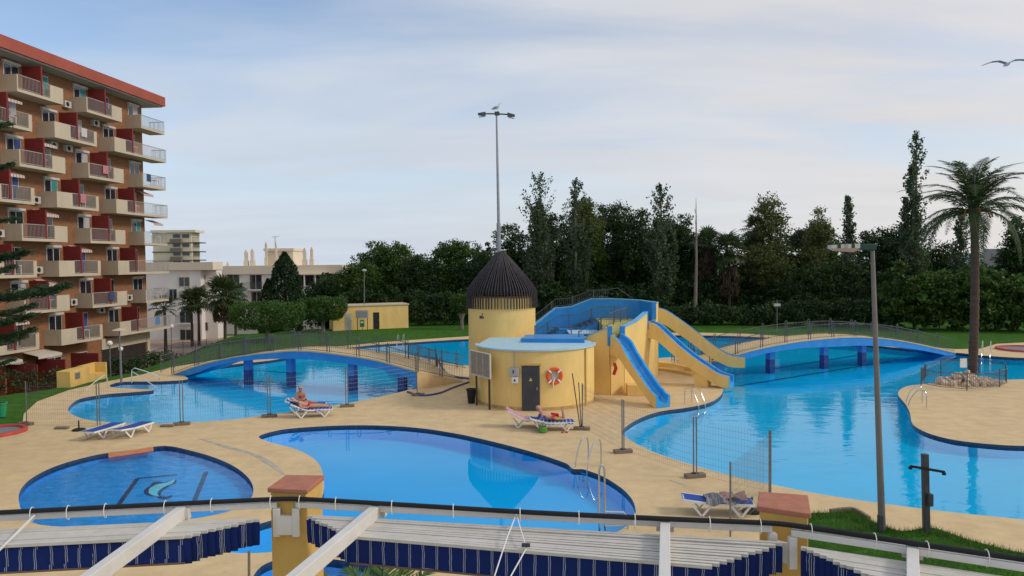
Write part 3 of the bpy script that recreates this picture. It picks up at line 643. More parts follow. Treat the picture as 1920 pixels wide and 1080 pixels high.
# slide tower: yellow ring of walls, blue inside
m_yfloor = M('worn green and yellow floor', (0.44, 0.38, 0.10), 0.8, var=.3, scale=1.2)
st = thing('slide_tower', (5.6, 44.0, 0), 'yellow and blue walled slide platform reached by a curved staircase', 'slide platform')
F1, F2 = D(1090, 636, 39.3), D(1143, 612, 38.7); F3, F4 = D(1167, 612, 39.2), D(1211, 584, 42.7); R1, R2 = D(1226, 567, 44.4), D(1231, 566, 46.0)
B = [D(1231, 566, 47.2), D(1220, 565, 48.6), D(1200, 562, 49.6), D(1140, 559, 50), D(1107, 560, 50), D(1071, 574, 50), D(1041, 577, 49.8), D(1003, 607, 49.2), D(985, 616, 48.6)]
def wallrun(pts, inner=True, zb=0.0, sgn=1):
    pl = [(p.x, p.y) for p in pts]; zt = [p.z-.05 for p in pts]
    MB().wall(pl, .22, zb, zt).build('wall', m_yellow, st)
    MB().wall(pl, .30, zt, [p.z for p in pts]).build('coping', M('faded blue coping', (0.14, 0.42, 0.72), .5, var=.12, scale=2), st)
    if inner:
        k = len(pts); off = []
        for i in range(k):
            d = (pts[min(i+1, k-1)]-pts[max(i-1, 0)]); d.z = 0; d.normalize(); off.append((pts[i].x-d.y*.135*sgn, pts[i].y+d.x*.135*sgn))
        MB().wall(off, .045, max(zb, .3), [z-.01 for z in zt]).build('lining', m_blue, st)
FM = F3.lerp(F4, .5); FM.z -= .12; 
wallrun([D(1080, 640, 39.6), F1, F1.lerp(F2, .5)+Vector((0, 0, .06)), F2]); wallrun([F3, FM, F4]); wallrun([R1, R1.lerp(R2, .5), R2]); wallrun(B)
for p_ in (F2, F3, F4, R1):   # blue jambs at the slide mouths
    MB().box(p_.x-.12, p_.y-.12, p_.z-1.0, p_.x+.12, p_.y+.12, p_.z+.012).build('jamb', m_blue, st)
def lowwall(p, q, z): MB().wall([(p.x, p.y), (q.x, q.y)], .2, 0, z).build('mouth_wall', m_yellow, st)
lowwall(F2, F3, 2.82); lowwall(F4, R1, 3.14); lowwall(R2, B[0], 3.3)
MB().prism([(F2.x, F2.y+.2), (F3.x-.1, F3.y+.1), (F4.x-.15, F4.y), (9.0, 45), (9.1, 47), (8.6, 48.5), (7.5, 49.7), (5.6, 49.9), (5.4, 44), (4.6, 40)], 2.6, 3.12).build('platform', m_yfloor, st)
# staircase
m_tread = M('worn dark tread', (0.03, 0.055, 0.045), 0.8, var=.3, scale=6)
def flight(x0, x1, y0, y1, z0, z1, n):
    for i in range(n):
        xa = x0+(x1-x0)*i/n; z = z0+(z1-z0)*(i+1)/n; xb = x0+(x1-x0)*(i+1)/n
        s_ = MB().box(xa, y0, z-.55 if z > .6 else 0, xb, y1, z-.03).build('step', m_blue, st)
        MB().box(xa-.03, y0+.01, z-.03, xb, y1-.01, z).build('tread', m_tread, s_)
flight(1.1, 3.0, 47.6, 49.2, 1.3, 2.6, 8); MB().box(3.0, 47.6, 1.9, 4.1, 49.6, 2.6).build('landing', m_blue, st); flight(4.1, 5.5, 47.6, 49.7, 2.6, 3.14, 4)
MB().add([(1.0, 47.55, 0), (5.45, 47.55, 0), (5.45, 47.55, 3.0), (4.1, 47.55, 2.5), (3.0, 47.55, 2.5), (1.0, 47.55, 1.2), (1.0, 47.40, 0), (5.45, 47.40, 0), (5.45, 47.40, 3.0), (4.1, 47.40, 2.5), (3.0, 47.40, 2.5), (1.0, 47.40, 1.2)],
  [(0, 1, 2, 3, 4, 5), (11, 10, 9, 8, 7, 6), (0, 6, 7, 1), (1, 7, 8, 2), (2, 8, 9, 3), (3, 9, 10, 4), (4, 10, 11, 5), (5, 11, 6, 0)]).build('stringer', m_blue, st)
MB().box(3.5, 45.0, 0, 5.3, 47.3, 2.55).build('lower_block', m_blue, st, bevel=.02)
MB().box(3.45, 44.95, 2.552, 5.35, 47.35, 2.60).build('lower_block_top', m_lblue, st)
railing([(1.0, 47.5, 1.3), (3.0, 47.5, 2.6), (4.1, 47.5, 2.6), (5.5, 47.5, 3.14), (7.0, 47.2, 3.12)], 1.0, st, hoop=False, post=1.5)
railing([F1+Vector((-.1, .3, -.35)), F1.lerp(F2, .5)+Vector((0, .35, -.2)), F2+Vector((0, .4, -.05)), (6.6, 42.6, 3.6)], .75, st, hoop=False, post=1.4, bar=.16)
railing([(D(1003, 632, 41)), (D(1093, 634, 41))], .62, st, hoop=False, post=2.0, bar=.5)
railing([p+Vector((0, 0, -.02)) for p in (B[7], B[6], B[5], B[4], B[3])], .62, st, hoop=False, post=1.5, bar=.14)
e0 = B[3]; e1 = D(1181, 556, 49.9); MB().tube([e0+Vector((0, 0, .58)), D(1158, 540, 50), e1], .02, 5).build('handrail_end', m_rail, st)
# low yellow plinths at the foot of the tower
m_rs = [(D(1140, 700, 38.2).x, 38.0)]
MB().box(5.9, 38.3, 0, 7.1, 39.0, .55).build('plinth', m_yellow, st, bevel=.02)
MB().box(6.62, 35.25, 0, 7.2, 35.9, .16).build('plinth', m_yellow, st)
mb = MB().tube([D(1152, 682, 38.3), D(1155, 690, 38.1), D(1151, 702, 38.2)], .09, 7).build('red_hose_reel', M('red paint', (0.55, 0.05, 0.03), .5), st)

# the three slides
def slide(rim, end, width, depth, label, feet=(), start=None, chan=.36):
    p0 = D(rim[0][0], rim[0][1], start); p1 = D(rim[-1][0], rim[-1][1], end); a = Vector((p0.x, p0.y, 0)); b = Vector((p1.x, p1.y, 0))
    P = catmull([on_plane(x, y, a, b) for x, y in rim], 4, False); d = (b-a).normalized(); sv_ = Vector((-d.y, d.x, 0))
    t = thing('water_slide', b, label, 'water slide'); UP = Vector((0, 0, 1)); up = Vector((0, 0, 1)); n = len(P); w_ = width
    S = []
    for i, p in enumerate(P):
        dp = np.interp(i/(n-1), np.linspace(0, 1, len(depth)), depth); fl = np.interp(i/(n-1), [0, .15, .9, 1], [chan*.8, chan, chan, chan*1.1])
        S.append([p-up*dp, p, p+sv_*.05, p+sv_*.12, p+sv_*.17-up*fl*.75, p+sv_*.27-up*fl, p+sv_*(w_-.27)-up*fl, p+sv_*(w_-.17)-up*fl*.75, p+sv_*(w_-.12), p+sv_*(w_-.05), p+sv_*w_, p+sv_*w_-up*dp])
    def strip(idx):
        mb = MB(); k = len(idx); V = [S[i][j] for i in range(n) for j in idx]
        return mb.add(V, [(i*k+j, (i+1)*k+j, (i+1)*k+j+1, i*k+j+1) for i in range(n-1) for j in range(k-1)])
    sh = strip([10, 11, 0, 1]); sh.add([S[0][j] for j in (0, 1, 2, 3, 4, 5, 6, 7, 8, 9, 10, 11)], [tuple(range(12))]); sh.build('shell', m_yellow, t)
    ch = strip(list(range(1, 11))); e = S[-1]
    ch.add([q+d*.01 for q in e], [(0, 11, 6, 5), (0, 5, 4, 3, 2, 1), (11, 10, 9, 8, 7, 6)])
    ch.build('chute', M('worn blue slide', (0.028, 0.31, 0.69), .32, var=.10, scale=2.5, spec=.5, stain=(0.16, 0.45, 0.76), stain_scale=1.2, stain_amt=.5), t)
    for f_ in (.22, .42, .62, .82):
        i = int(f_*(n-1)); sm_ = MB(); sm_.add([q+UP*.006+d*k for k in (-.02, .02) for q in S[i][1:11]], [(j, j+1, j+11, j+10) for j in range(9)]); sm_.build('seam', M('slide seam', (0.015, 0.16, 0.42), .5), t)
    for s_, wx in feet:
        i = int(s_*(n-1)); q = S[i][0]; zt = q.z+.1
        MB().obox(q+sv_*.06-d*wx/2-up*q.z, d*wx, sv_*(w_-.12), (0, 0, zt)).build('support', m_yellow, t)
    return t
slide([(1142,626),(1159,639),(1173,664),(1189,690),(1210,721),(1222,736),(1230,743)], 34.95, .80, [1.1, .8, .62, .6, .66], 'steep blue water slide with yellow sides nearest the pump house', start=38.7)
slide([(1211,602),(1230,609),(1250,627),(1275,650),(1303,672),(1324,686),(1346,700),(1367,706)], 40.0, .80, [.95, .85, .78, .72, .68], 'middle water slide with blue chute ending over the right pool', feet=((.66, .75),), start=42.7)
slide([(1231,577),(1250,583),(1283,605),(1307,623),(1334,645),(1364,664),(1383,669),(1397,670)], 44.5, .80, [.9, .95, .9, .7, .62], 'farthest water slide of the three, showing its plain yellow side', start=45.7)
# curved steps behind the slides and a white-edged terrace
tv_ = thing('curved_steps', (8.5, 45, 0), 'two shallow curved yellow steps on the deck under the slides', 'steps')
for k_, (z, dy) in enumerate(((.16, 0), (.32, .5))):
    pts = catmull([W(1225, 693-k_*7), W(1262, 697-k_*7), W(1303, 705-k_*6)], 5, False)
    pts = [(q.x, q.y) for q in pts]; MB().wall(pts, .5, 0, z).build('step', m_yellow2 if k_ == 0 else m_yellow, tv_)

# notice board on two posts, litter bin
bd = thing('notice_board', W(905, 763), 'weathered notice board of small print on two dark posts by the tower', 'notice board')
p0, p1 = W(894, 760), W(918, 768); dd = (p1-p0).normalized(); nb = Vector((dd.y, -dd.x, 0)); up = Vector((0, 0, 1))
for p in (p0, p1): MB().obox(p-dd*.05-nb*.03, dd*.1, nb*.06, up*2.0).build('post', M('brown wood post', (0.065, 0.04, 0.035), .7), bd)
z0, z1 = 1.50, 2.66; q0, q1 = on_plane(885, 680, p0, p1), on_plane(922, 690, p0, p1); q0.z = q1.z = 0
pn = MB().obox(q0+nb*.04+up*z0, q1-q0, nb*.05, up*(z1-z0)).build('panel', M('faded notice sheet', (0.42, 0.37, 0.29), .8, var=.12, scale=4), bd)
e_ = (q1-q0)
for za, zb in ((z0-.02, z0+.02), (z1-.02, z1+.02)): MB().obox(q0+nb*.035+up*za, e_, nb*.075, up*(zb-za)).build('frame_rail', m_frame, bd)
for s_ in (0, 1): MB().obox(q0+e_*s_-dd*.02+nb*.035+up*(z0+.021), dd*.04, nb*.075, up*(z1-z0-.042)).build('frame_rail', m_frame, bd)
mb = MB(); random.seed(4)
for c0, c1 in ((.05, .32), (.36, .63), (.67, .95)):
    z = z1-.08
    while z > z0+.06:
        x = c0
        while x < c1-.02:
            l = random.uniform(.015, .05); l = min(l, c1-x); mb.obox(q0+e_*x+nb*.0905+up*z, e_*l, nb*.003, up*.028); x += l+.012
        z -= .055
mb.build('small_print', M('print ink', (0.10, 0.075, 0.06), .8), pn, kind='stuff')
bn = thing('litter_bin', W(884, 756), 'black litter bin standing beside the notice board', 'bin'); c = W(884, 756)
MB().lathe([(.01, .01), (.17, .01), (.235, .68), (.20, .68), (.15, .1), (.01, .08)], c, 20).build('bucket', m_black, bn)
MB().lathe([(.235, .66), (.27, .66), (.27, .72), (.20, .72), (.20, .68)], c, 20).build('rim', m_black, bn)

# ------------------------------------------------------------------ apartment building on the left
OX = lambda y, off=0.0: -42.0+.1*y-off      # outer line of the balconies
DV = Vector((.0995, .995, 0)); NV = Vector((.995, -.0995, 0)); UP = Vector((0, 0, 1))
def A(y, off, z): p = Vector((-42.0+.1*y, y, 0)); return p-NV*off+UP*z      # off = metres behind the balcony front
WO = 1.55; Y0, Y1 = 46.0, 73.7; ZT = 22.8; SH = 2.76; ZB = -2.9
ap = thing('apartment_building', A(60, 6, ZB), 'tall brick apartment block with staggered cream balconies and red roof edge', 'building')
mb = MB()
p = [A(Y0, WO, 0), A(Y1, WO, 0), A(Y1, WO+12, 0), A(Y0, WO+12, 0)]
mb.prism([(q.x, q.y) for q in p][::-1], ZB, ZT-.05).build('wall', m_brick, ap)
rfo = MB()
p = [A(Y0-1, -.05, 0), A(Y1+1.5, -.05, 0), A(Y1+1.5, WO+12.5, 0), A(Y0-1, WO+12.5, 0)]
rfo.prism([(q.x, q.y) for q in p][::-1], ZT, ZT+.9).build('roof', m_redfascia, ap)
p = [A(Y0-1, .15, 0), A(Y1+1.3, .15, 0), A(Y1+1.3, WO+12.2, 0), A(Y0-1, WO+12.2, 0)]
MB().prism([(q.x, q.y) for q in p][::-1], ZT-.12, ZT-.002).build('soffit', M('pale soffit', (0.45, 0.42, 0.37), .9), ap)
random.seed(11)
m_curtains = [M('pale curtain', (0.42, 0.42, 0.43), .8), M('blue curtain', (0.04, 0.07, 0.22), .8), M('teal curtain', (0.05, 0.25, 0.25), .8), M('shutter', (0.38, 0.36, 0.33), .7)]
m_ac = M('air conditioner white', (0.52, 0.51, 0.47), .5); m_pink = M('striped awning cloth', (0.50, 0.30, 0.26), .8)
def box_a(y0, y1, o0, o1, z0, z1):
    mb = MB(); mb.obox(A(y0, o0, z0), DV*(y1-y0), NV*(o0-o1), UP*(z1-z0)); return mb
def rail_a(y0, y1, off, z0, h, parent):
    mb = MB(); n = max(2, int((y1-y0)/.13)); mb.bar(A(y0, off, z0+h), A(y1, off, z0+h), .05, .05); mb.bar(A(y0, off, z0+.08), A(y1, off, z0+.08), .04, .04)
    for i in range(n+1):
        q = A(y0+(y1-y0)*i/n, off, 0); mb.tube([q+UP*(z0+.08), q+UP*(z0+h)], .014, 3, False)
    return mb.build('railing', M('balcony rail', (0.36, 0.34, 0.32), .5), parent, kind='stuff')
def window(y, w_, z, h, curtain):
    f = box_a(y-w_/2, y+w_/2, WO+.02, WO-.07, z, z+h).build('window', m_frame, ap)
    for s_ in (0, 1):
        ya = y-w_/2+.07+s_*(w_/2-.02); box_a(ya, ya+w_/2-.12, WO-.071, WO-.09, z+.08, z+h-.08).build('pane', m_glass if (s_ == 0 or curtain is None) else curtain, f)
def balcony(ya, yb, z, typ, wrap=False):
    b = box_a(ya, yb, WO-.002, 0, z, z+.22).build('balcony', m_cream, ap)
    L_ = yb-ya; H = 1.05; zf_ = z+.221
    ym = ya+L_*(.52 if not wrap else .33)
    box_a(ya, ya+.12, WO-.01, .0, zf_, zf_+H).build('side_parapet', m_cream, b)
    if typ == 0:
        sl = .05; sr = .30
    else:
        sl = .36; sr = .07
    if wrap: sl = .20; sr = 0.0
    if typ == 2: sl = .0; sr = 0.0
    if sl > .06: box_a(ya+.12, ya+L_*sl, .12, .0, zf_, zf_+H).build('front_parapet', m_cream, b)
    if sr: box_a(yb-L_*sr, yb, .12, .0, zf_, zf_+H).build('front_parapet', m_cream, b)
    y_a = ya+max(.12, L_*sl); y_b = yb-max(.02, L_*sr)
    if typ == 2: rail_a(y_a, y_b, .06, zf_, H, b)
    else:
        rail_a(y_a, ym-.1, .06, zf_, H, b); rail_a(ym+.1, y_b, .06, zf_, H, b)
        box_a(ym-.08, ym+.08, WO-.005, .0-.01, zf_, zf_+2.25).build('partition', m_red, b)
    if not wrap and typ != 2: box_a(yb-.12, yb, WO-.01, .121, zf_, zf_+H).build('side_parapet', m_cream, b)
    if wrap or typ == 2:
        mb = MB(); mb.bar(A(yb-.05, .0, zf_+H), A(yb-.05, WO, zf_+H), .05); [mb.tube([A(yb-.05, WO*i/11, zf_), A(yb-.05, WO*i/11, zf_+H)], .014, 3, False) for i in range(12)]
        mb.build('end_railing', MATS['balcony rail'], b, kind='stuff')
    # openings
    yw = ya+L_*.26 if not wrap else ya+L_*.17
    if typ == 2: yw = ya+1.1
    window(yw, 1.5, zf_+.02, 2.1, random.choice(m_curtains[:3]+[None]*6))
    box_a(yw-.85, yw+.85, WO-.01, WO-.22, zf_+2.13, zf_+2.32).build('shutter_box', m_frame, ap)
    if typ != 2:
        box_a(ym+.12, ym+1.05, WO+.02, WO-.04, zf_+.02, zf_+2.1).build('doorway', m_red, ap)
        window(ym+2.0, 1.3, zf_+.02, 2.1, random.choice(m_curtains[:3]+[None]*6))
    if random.random() < .75:
        s_ = random.choice((-.62, 1.0)) ; yy = ya-.95 if s_ < 0 else yb+.1; zz_ = zf_+random.choice((.05, 1.9))
        if yy+.8 < Y1:
            u = box_a(yy, yy+.78, WO-.002, WO-.32, zz_, zz_+.55).build('air_conditioner', m_ac, ap)
            q = A(yy+.32, WO-.325, zz_+.28); mb = MB(); seg = 14; V = [q]+[q+DV*.2*math.cos(2*math.pi*i/seg)+UP*.2*math.sin(2*math.pi*i/seg) for i in range(seg)]
            mb.add(V, [(0, 1+i, 1+(i+1) % seg) for i in range(seg)]).build('fan_grille', m_dark, u)
    r_ = random.random()
    if r_ < .22:
        yy = ya+L_*.6; mb = MB(); mb.add([A(yy, WO-.02, zf_+2.35), A(yy+1.6, WO-.02, zf_+2.35), A(yy+1.6, .45, zf_+1.95), A(yy, .45, zf_+1.95), A(yy+1.6, .43, zf_+1.75), A(yy, .43, zf_+1.75)], [(0, 1, 2, 3), (3, 2, 4, 5)])
        mb.build('sun_blind', stripemat('blind stripes', (0.58, 0.50, 0.45), (0.40, 0.07, 0.06), .3, (.1, .14, .18, .22, .26, .3), 1) if 'blind stripes' not in MATS else MATS['blind stripes'], ap)
    elif r_ < .45:
        yy = random.uniform(y_a+.2, max(y_a+.3, y_b-1.0)); cc = random.choice(((.10, .22, .45), (.55, .52, .5), (.05, .07, .16), (.5, .2, .22)))
        MB().obox(A(yy, -.06, zf_+.35), DV*.7, NV*.02, UP*.72).build('hanging_towel', M('towel %d' % int(cc[0]*100), cc, .9, var=.2, scale=6), b)
    if random.random() < .5:   # balcony table and chair backs
        yy = ym+.7; tb = MB(); tb.obox(A(yy, 1.0, zf_+.68), DV*.7, NV*.6, UP*.04)
        for q in ((.05, .95), (.65, .95), (.05, .45), (.65, .45)): tb.tube([A(yy+q[0], q[1], zf_), A(yy+q[0], q[1], zf_+.68)], .025, 4)
        tb.build('table', m_wplastic, b)
for k_ in range(8):
    z = 19.96-SH*k_
    if k_ % 2 == 0:
        balcony(47.9, 52.8, z, 0); balcony(55.7, 60.6, z, 0); balcony(63.4, 68.2, z, 0); balcony(71.1, 75.0, z, 2)
    else:
        balcony(52.1, 57.1, z, 1); balcony(59.5, 64.6, z, 1); balcony(67.0, 75.2, z, 1, wrap=True)
# cream panel between roof and balconies, ground floor
box_a(66.5, Y1, WO-.001, WO-.12, -.55, .40).build('band', m_cream, ap)
box_a(66.6, 73.3, WO+.05, WO-.03, ZB, -.56).build('shop_front', M('dark brick infill', (0.035, 0.028, 0.026), .6, var=.4, scale=3), ap)
box_a(73.3, 73.75, WO+.05, WO-.2, ZB, .6).build('corner_pier', m_cream, ap)
for y in (52.5, 55.6, 58.6, 62.6):
    box_a(y, y+.1, WO-.005, -.9, ZB, -.35).build('garden_partition', m_red, ap)
for y in (53.6, 56.8, 60.6, 63.8): window(y, 1.6, ZB+.3, 2.2, None)
for y in (53.0, 57.2):
    mb = MB(); mb.add([A(y, WO-.02, .35), A(y+2.6, WO-.02, .35), A(y+2.6, .2, .05), A(y, .2, .05), A(y+2.6, .2, -.15), A(y, .2, -.15)], [(0, 1, 2, 3), (3, 2, 4, 5)]); mb.build('sun_blind', M('cream awning', (0.58, 0.52, 0.44), .8), ap)

# ------------------------------------------------------------------ white apartment houses behind
def face_box(t, x0, x1, y0, y1, z0, z1, mat, name='wall'): return MB().box(x0, y0, z0, x1, y1, z1).build(name, mat, t)
Yw = 104.0
X_ = lambda px, y=Yw: D(px, 500, y).x
Z_ = lambda py, y=Yw, px=500: D(px, py, y).z
wh = thing('white_house', (X_(500), Yw, -4), 'long white apartment house with flat roof and cream parapet', 'building')
gz = -5.0
face_box(wh, X_(392), X_(640), Yw, Yw+12, gz, Z_(514), m_wwall)
face_box(wh, X_(390), X_(642), Yw-.25, Yw+12.2, Z_(514)+.002, Z_(498), m_cwall, 'parapet')
face_box(wh, X_(484), X_(538), Yw+3, Yw+9, Z_(498), Z_(470), m_cwall, 'penthouse'); face_box(wh, X_(482), X_(540), Yw+2.8, Yw+9.2, Z_(470), Z_(465), m_cwall, 'penthouse_roof')
for px, t0, wpx in ((451, 468, 8), (463, 466, 8), (490, 453, 6), (509, 455, 5), (563, 465, 8), (577, 464, 8), (416, 490, 6)):
    c = MB(); xa, xb = X_(px-wpx/2), X_(px+wpx/2); xm = (xa+xb)/2; w_ = xb-xa; zb_ = Z_(499); zt_ = Z_(t0)
    c.prism([(xa, Yw+2), (xb, Yw+2), (xb, Yw+2+w_), (xa, Yw+2+w_)], zb_-.2, zb_+(zt_-zb_)*.35)
    c.prism([(xm-w_*.34, Yw+2+w_*.15), (xm+w_*.34, Yw+2+w_*.15), (xm+w_*.34, Yw+2+w_*.85), (xm-w_*.34, Yw+2+w_*.85)], zb_+(zt_-zb_)*.35, zt_-.25)
    c.prism([(xm-w_*.18, Yw+2+w_*.3), (xm+w_*.18, Yw+2+w_*.3), (xm+w_*.18, Yw+2+w_*.7), (xm-w_*.18, Yw+2+w_*.7)], zt_-.25, zt_)
    c.build('chimney', m_cwall, wh)
ant = MB(); a_ = D(516, 460, Yw+5); ant.tube([a_-UP*1.2, a_+UP*1.3], .04, 4); ant.tube([a_+UP*1.2-Vector((.5, 0, 0)), a_+UP*1.3+Vector((.6, 0, 0))], .025, 4); ant.build('aerial', m_dsteel, wh)
def wwin(t, px, py, w_, h, y, arch=False, rail=False, shut=False):
    x, z = D(px, py, y).x, D(px, py, y).z
    f = MB(); f.box(x-w_/2-.08, y-.06, z-h/2-.08, x+w_/2+.08, y+.02, z+h/2+.08)
    f = f.build('window', m_cwall if arch else m_frame, t)
    MB().box(x-w_/2, y-.09, z-h/2, x+w_/2, y-.062, z+h/2).build('pane', m_curtains[3] if shut else m_glass, f)
    MB().box(x-.03, y-.11, z-h/2, x+.03, y-.092, z+h/2).build('mullion', m_frame, f)
    if arch:
        mb = MB(); n = 10; V = [Vector((x-w_/2-.08, y-.05, z+h/2+.082)), Vector((x+w_/2+.08, y-.05, z+h/2+.082))]+[Vector((x+(w_/2+.08)*math.cos(math.pi*i/n), y-.05, z+h/2+.09+(w_/2)*math.sin(math.pi*i/n))) for i in range(n+1)]
        mb.add(V, [tuple(range(len(V)))]); mb.build('arch', m_cwall, f)
    if rail:
        mb = MB(); zb_ = z-h/2; mb.box(x-w_/2-.4, y-.75, zb_-.15, x+w_/2+.4, y-.001, zb_)
        mb.build('balcony', m_wwall, t); mb = MB(); xs = np.arange(x-w_/2-.38, x+w_/2+.4, .13)
        for q in xs: mb.tube([(q, y-.7, zb_), (q, y-.7, zb_+.95)], .018, 3, False)
        mb.bar((x-w_/2-.4, y-.7, zb_+.95), (x+w_/2+.4, y-.7, zb_+.95), .05); mb.build('railing', m_rail, t, kind='stuff')
for a in ((401,525,1.1,1.2,Yw,False,False,True),(438,527,1.6,1.8,Yw,True),(480,529,1.6,2.0,Yw,True,True),(482,560,1.5,1.8,Yw),(438,560,1.4,1.5,Yw),(404,560,1.2,1.2,Yw,False,False,True),(545,531,1.6,1.9,Yw,True,True),(588,524,4.5,1.6,Yw),(625,524,2.0,1.6,Yw),(403,600,1.3,1.6,Yw),(438,595,1.5,1.6,Yw)): wwin(wh, *a)
MB().box(X_(556), Yw-1.4, Z_(514)-.15, X_(615), Yw-.26, Z_(514)).build('pergola_roof', m_cwall, wh)
for px in (557, 575, 595, 614): MB().box(X_(px)-.08, Yw-1.35, gz, X_(px)+.08, Yw-1.2, Z_(514)-.152).build('pergola_post', m_wwall, wh)
# nearer white block beside the brick building
Yn = 96.0
wb = thing('white_block', (X_(355, Yn), Yn, -4), 'white corner block with arched window between brick block and palms', 'building')
xa, xb = D(320, 500, Yn).x, D(390, 500, Yn).x
MB().box(xa-8, Yn, -5, xb-1.0, Yn+3, Z_(505, Yn)).build('wall', m_wwall, wb); MB().box(xb-1.0, Yn+1.2, -5, xb+.6, Yn+3, Z_(505, Yn)).build('wing', m_wwall, wb)
MB().box(xa-8, Yn-.2, Z_(505, Yn)+.002, xb+.7, Yn+3.1, Z_(490, Yn)).build('parapet', m_cwall, wb)
for a in ((346,528,1.3,1.1,Yn,True),(346,552,1.2,.8,Yn,False,False,True),(348,595,1.3,1.4,Yn,False,True),(349,630,1.4,1.6,Yn),(381,520,.7,.5,Yn+1.2,False,False,True),(381,548,.7,.5,Yn+1.2,False,False,True),(384,612,.8,1.0,Yn+1.2),(325,552,.9,1.3,Yn)): wwin(wb, *a)
# cream tower block
Yt = 150.0
ct = thing('cream_tower', (D(345, 500, Yt).x, Yt, -5), 'cream tower block with small dark balconies behind the brick building', 'building')
x0, x1 = D(288, 500, Yt).x, D(360, 500, Yt).x; zt_ = D(340, 436, Yt).z
MB().box(x0, Yt, -8, x1, Yt+4, zt_).build('wall', m_cwall, ct); MB().box(x0-.3, Yt-.4, zt_+.001, x1+1.0, Yt+4.2, zt_+.5).build('roof_slab', m_cwall, ct)
for py in (455, 472, 488, 504):
    z = D(340, py, Yt).z
    MB().box(x1-.001, Yt+.5, z-.1, x1+1.3, Yt+4, z+.1).build('balcony_slab', m_dsteel, ct)
    mb = MB(); [mb.tube([(x1+.1+1.2*i/8, Yt+.5, z+.1), (x1+.1+1.2*i/8, Yt+.5, z+1.1)], .03, 3, False) for i in range(9)]; mb.bar((x1, Yt+.5, z+1.1), (x1+1.3, Yt+.5, z+1.1), .08); mb.build('balcony_rail', m_rail, ct, kind='stuff')
    MB().box(x0-.2, Yt-.12, z-.15, x1+.2, Yt-.001, z+.08).build('string_course', m_brick, ct)
    for px in (333, 350):
        x = D(px, 500, Yt).x
        if px == 333:
            MB().box(x-1.1, Yt-.8, z-.1, x+1.1, Yt-.13, z+.75).build('balcony_front', m_concrete, ct)
        f = MB().box(x-.8, Yt-.10, z+.95, x+.8, Yt+.02, z+1.75).build('window', m_frame, ct); MB().box(x-.7, Yt-.125, z+1.0, x+.7, Yt-.102, z+1.7).build('pane', m_glass, f)
# tower block glimpsed above the brick building's low end, and far white flats at right
ft = thing('far_flats', D(1850, 505, 420), 'distant white block of flats beyond the palm on the right', 'building')
p = D(1834, 500, 420); q = D(1874, 500, 420); zt_ = D(1850, 474, 420).z
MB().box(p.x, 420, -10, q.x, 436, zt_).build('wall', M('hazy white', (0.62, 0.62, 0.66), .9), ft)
for i in range(5):
    for j in range(4):
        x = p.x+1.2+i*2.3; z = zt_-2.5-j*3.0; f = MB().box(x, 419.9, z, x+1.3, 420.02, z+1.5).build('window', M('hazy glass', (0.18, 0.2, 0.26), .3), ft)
ft2 = thing('far_flats', D(1895, 500, 380), 'distant brown block of flats at the right edge behind a tree', 'building')
p = D(1878, 500, 380); q = D(1935, 500, 380); zt_ = D(1890, 466, 380).z
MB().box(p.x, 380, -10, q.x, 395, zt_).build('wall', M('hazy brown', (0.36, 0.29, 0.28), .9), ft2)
for i in range(5):
    for j in range(3): x = p.x+1.0+i*2.6; z = zt_-2.4-j*3; MB().box(x, 379.9, z, x+1.4, 380.02, z+1.4).build('window', MATS['hazy glass'], ft2)

# ------------------------------------------------------------------ trees
lm_dark = leafmat('dark evergreen leaves', (0.012, 0.032, 0.011), (0.060, 0.112, 0.030), 0.25)
lm_mid = leafmat('mid green leaves', (0.018, 0.052, 0.010), (0.098, 0.185, 0.032), 0.3)
lm_pop = leafmat('poplar leaves', (0.034, 0.062, 0.028), (0.120, 0.160, 0.080), 0.3)
lm_yel = leafmat('yellowish leaves', (0.055, 0.080, 0.020), (0.170, 0.190, 0.060), 0.3)
lm_palm = leafmat('palm leaflets', (0.024, 0.048, 0.015), (0.085, 0.125, 0.042), 0.3)
lm_cyp = leafmat('cypress foliage', (0.010, 0.032, 0.013), (0.042, 0.082, 0.030), 0.18)
lm_lit = leafmat('clipped laurel leaves', (0.020, 0.060, 0.008), (0.085, 0.180, 0.030), 0.25)
lm_dead = leafmat('dry palm skirt', (0.05, 0.035, 0.022), (0.13, 0.09, 0.06), 0.1)
TZ = lambda p: terrain(p.x, p.y)
def crown_points(lobes, n, rng, clump=0.42, shell=0.5, cl=34):
    """points in clumps spread through the lobes"""
    vol = np.array([r[0]*r[1]*r[2] for _, r in lobes])**(2/3); vol /= vol.sum(); out = []
    for (c, r), f in zip(lobes, vol):
        m_ = max(cl, int(n*f)); k = max(3, m_//cl)
        d = rng.normal(size=(k, 3)); d /= np.linalg.norm(d, axis=1)[:, None]; rad = shell+(1-shell)*rng.random(k)**.6
        cc = np.array(c)+d*rad[:, None]*np.array(r)
        u = rng.normal(size=(k*cl, 3)); u /= np.linalg.norm(u, axis=1)[:, None]; u *= (rng.random(k*cl)**.5)[:, None]*np.repeat(rng.uniform(.8, 1.6, k), cl)[:, None]
        out.append(np.repeat(cc, cl, 0)+u*clump*1.3*np.array([1, 1, .7]))
    return np.concatenate(out)
def trunk(t, base, h, r, mat, limbs=(), lean=(0, 0), n=8):
    mb = MB(); top = base+Vector((lean[0], lean[1], h)); mid_ = base.lerp(top, .5)+Vector((random.uniform(-.15, .15), random.uniform(-.15, .15), 0))
    mb.tube([base-UP*.3, base+UP*.3, mid_, top], [r*1.3, r, r*.8, r*.45], n)
    for q in limbs:
        s = base.lerp(top, random.uniform(.45, .9)); m2 = s.lerp(q, .5)+UP*.2; mb.tube([s, m2, q], [r*.45, r*.32, r*.12], 5)
    return mb.build('trunk', mat, t)
